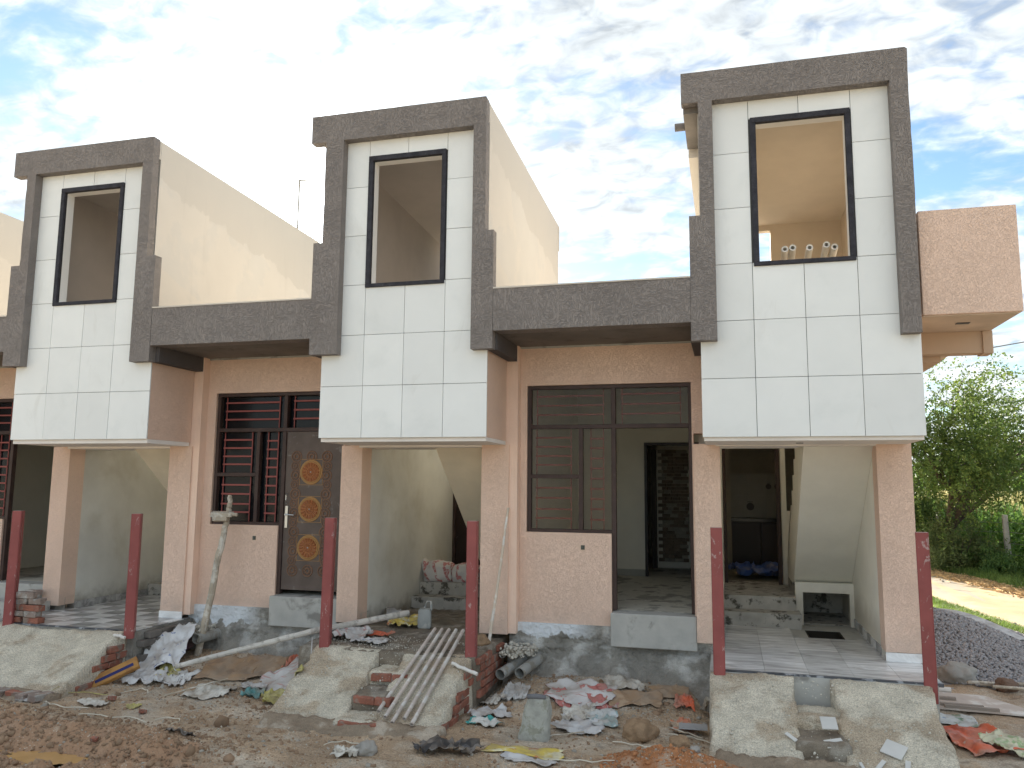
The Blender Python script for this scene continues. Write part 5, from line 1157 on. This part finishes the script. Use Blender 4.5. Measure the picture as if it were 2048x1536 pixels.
bush(13.55, 17.1, 1.0, 1.35, 'feathery grey-green bush in front of the wire fence, larger one', l_bush, 9000, .05, 1)
bush(14.35, 16.3, .6, .62, 'low leafy green bush beside the right concrete fence post', leafmat('bush_leaf2', (.09, .17, .05), (.14, .22, .06)), 5000, .05, 2)
bush(15.3, 16.2, .7, .6, 'low green weeds right of the concrete fence post', leafmat('bush_leaf3', (.10, .18, .04), (.16, .25, .05)), 4500, .05, 3)
bush(12.35, 18.9, .5, .7, 'dark scrubby bush at the left fence post', l_dark, 3000, .04, 4)
bush(10.95, 5.75, .33, .34, 'small grey-green weed on the verge by the road edge', l_bush, 900, .035, 6)
# ---- fence
m_fp = mat('fence_concrete', (.42, .40, .36), var=.2, bump=.5, bs=30)
Fn = empty('wire_fence', (13.6, 18, -.7), 'concrete post and barbed wire fence along the maize field', 'fence')
fps = [(12.4, 21.6), (13.55, 18.9), (14.78, 16.9), (16.3, 14.4), (17.8, 12.0)]
for x, y in fps:
    bm = newbm(); vs = box(bm, x-.075, x+.075, y-.06, y+.06, -.9, .92); 
    for v in vs: 
        if v.co.z > 0: v.co.x = x+(v.co.x-x)*.8-.04
    obj('fence_post', bm, m_fp, Fn, bevel=.01)
m_wire = mat('wire', (.20, .19, .18), rough=.5, bump=0)
for z in (-.45, -.15, .15, .45, .72):
    bm = newbm(); pts = []
    for (a, b), (c_, d) in zip(fps, fps[1:]):
        for i in range(5): t = i/5; pts.append((a+(c_-a)*t, b+(d-b)*t-.07, z-.04*math.sin(t*math.pi)))
    tube(bm, pts, .006, 4, cap=False); obj('wire_strand', bm, m_wire, Fn)
# ---- overhead wire
bm = newbm(); tube(bm, [(10.2+1.6*i, 12, 4.853+(10.2+1.6*i-13.298)*.16) for i in range(10)], .012, 4); obj('overhead_wire', bm, m_wire, loc=(13, 12, 4.8), label='thin black overhead wire crossing the sky right of the balcony', cat='wire')
# ---- maize
rs_ = np.random.RandomState(12)
def maize(px_, py_, seed):
    r = np.random.RandomState(seed); V = []; F = []; h_ = r.uniform(1.55, 2.05); z = -.72
    def quadstrip(pts, w):
        b = len(V)
        for i, p in enumerate(pts):
            V.append((p[0]-w[i]*p[4], p[1]+w[i]*p[3], p[2])); V.append((p[0]+w[i]*p[4], p[1]-w[i]*p[3], p[2]))
        for i in range(len(pts)-1): F.append((b+2*i, b+2*i+1, b+2*i+3, b+2*i+2))
    quadstrip([(0, 0, 0, 1, 0), (0, 0, h_, 1, 0)], [.018, .01]); quadstrip([(0, 0, 0, 0, 1), (0, 0, h_, 0, 1)], [.018, .01])
    for i in range(11):
        a = r.uniform(0, 6.28); z0 = h_*(.15+.078*i); L_ = r.uniform(.45, .75); ca, sa = math.cos(a), math.sin(a)
        pts = [(ca*L_*t, sa*L_*t, z0+L_*(.75*t-1.05*t*t), ca, sa) for t in (0, .25, .5, .75, 1)]; quadstrip(pts, [.02, .042, .045, .03, .004])
    nl = len(F)
    for i in range(6):
        a = i*1.05; quadstrip([(0, 0, h_-.05, math.cos(a), math.sin(a)), (.09*math.cos(a), .09*math.sin(a), h_+.30, math.cos(a), math.sin(a))], [.008, .004])
    V = np.array(V)+np.array([px_, py_, z]); return V, np.array(F), nl
protos = [maize(0, 0, s) for s in range(10)]
AV, AF, AM = [], [], []; off = 0
def infield(x, y): return (x > 12.4+(21.6-y)*.49+.55) and y > 12
cnt = 0
while cnt < 2600:
    t = rs_.uniform(); y = 13+24*t**1.3; x = rs_.uniform(12.5, 32)
    if not infield(x, y): continue
    V, F, nl = protos[rs_.randint(10)]; a = rs_.uniform(0, 6.28); c, s = math.cos(a), math.sin(a); W2 = V.copy(); W2[:, 0] = V[:, 0]*c-V[:, 1]*s+x; W2[:, 1] = V[:, 0]*s+V[:, 1]*c+y
    AV.append(W2); AF.append(F+off); AM.append(np.concatenate([np.zeros(nl), np.ones(len(F)-nl)])); off += len(V); cnt += 1
l_maize = leafmat('maize_leaf', (.12, .24, .045), (.19, .32, .065), .4); l_tassel = leafmat('maize_tassel', (.40, .36, .16), (.50, .44, .22), .3)
fo = mesh_np('maize_field', np.concatenate(AV), np.concatenate(AF), [l_maize, l_tassel], kind='stuff'); fo.data.polygons.foreach_set('material_index', np.concatenate(AM).astype(np.int32)); fo.data.update()
# ---- grass
def blades(n, region, hmin, hmax, m, seed, name, w=.006):
    r = np.random.RandomState(seed); P = []
    while len(P) < n:
        x, y = r.uniform(region[0], region[1]), r.uniform(region[2], region[3])
        if region[4](x, y, r): P.append((x, y, gz(x, y)))
    P = np.array(P); a = r.uniform(0, 6.28, n); L_ = r.uniform(hmin, hmax, n); d = np.stack([np.cos(a), np.sin(a), 0*a], 1); sd = np.stack([-np.sin(a), np.cos(a), 0*a], 1)
    up = np.array([0, 0, 1.0]); A = P-sd*w; B_ = P+sd*w; M1 = P+up*L_[:, None]*.6+d*L_[:, None]*.2; T_ = P+up*L_[:, None]+d*L_[:, None]*.6
    V = np.stack([A, B_, M1+sd*w*.7, T_, M1-sd*w*.7], 1).reshape(-1, 3); k = (np.arange(n)*5)[:, None]
    F = np.concatenate([k+np.array([[0, 1, 2, 4]]), k+np.array([[4, 2, 3, 3]])[:, [0, 1, 2, 3]]]) if False else k+np.array([[0, 1, 2, 4]])
    tri = k+np.array([[4, 2, 3]])
    me = mesh_np(name, V, np.concatenate([F]), m, kind='stuff'); mesh_np(name+'_tips', V, tri, m, kind='stuff'); return me
l_grass = leafmat('grass_blade', (.13, .21, .045), (.20, .28, .07), .4)
patch = lambda x, y, r: float(fbm(x*.9, y*.9, 51, 3)) > r.uniform(-.35, .25)
onroad = lambda x, y: 13.2-.15*y-.15 < x < 16.2-.21*y+.15
blades(26000, (10.3, 12.6, 3.4, 13, lambda x, y, r: x > 10.6+(8-y)*.12 and x < 13.2-.15*y-.12 and gh(x, y) < -.66 and patch(x, y, r)), .03, .11, l_grass, 1, 'verge_grass', .005)
blades(26000, (11.5, 19, 10, 21, lambda x, y, r: x > 16.2-.21*y+.35 and patch(x, y, r)), .06, .28, l_grass, 2, 'field_edge_grass', .009)
# ---- straw and stalks strewn along the far road edge
rs2 = np.random.RandomState(8); bm = newbm()
for i in range(900):
    y = rs2.uniform(9.5, 17.5); x = 16.2-.21*y+rs2.normal()*.22-.05; a = rs2.normal()*.6+1.8; L_ = rs2.uniform(.12, .5); z = -.69+rs2.uniform(0, .06)
    tube(bm, [(x-L_/2*math.cos(a), y-L_/2*math.sin(a), z), (x+L_/2*math.cos(a), y+L_/2*math.sin(a), z+rs2.uniform(-.01, .04))], rs2.uniform(.006, .014), 3)
obj('dry_stalks', bm, mat('straw', (.52, .36, .18), var=.3, vs=9, bump=0, col2=(.36, .22, .11), c2s=14), kind='stuff')
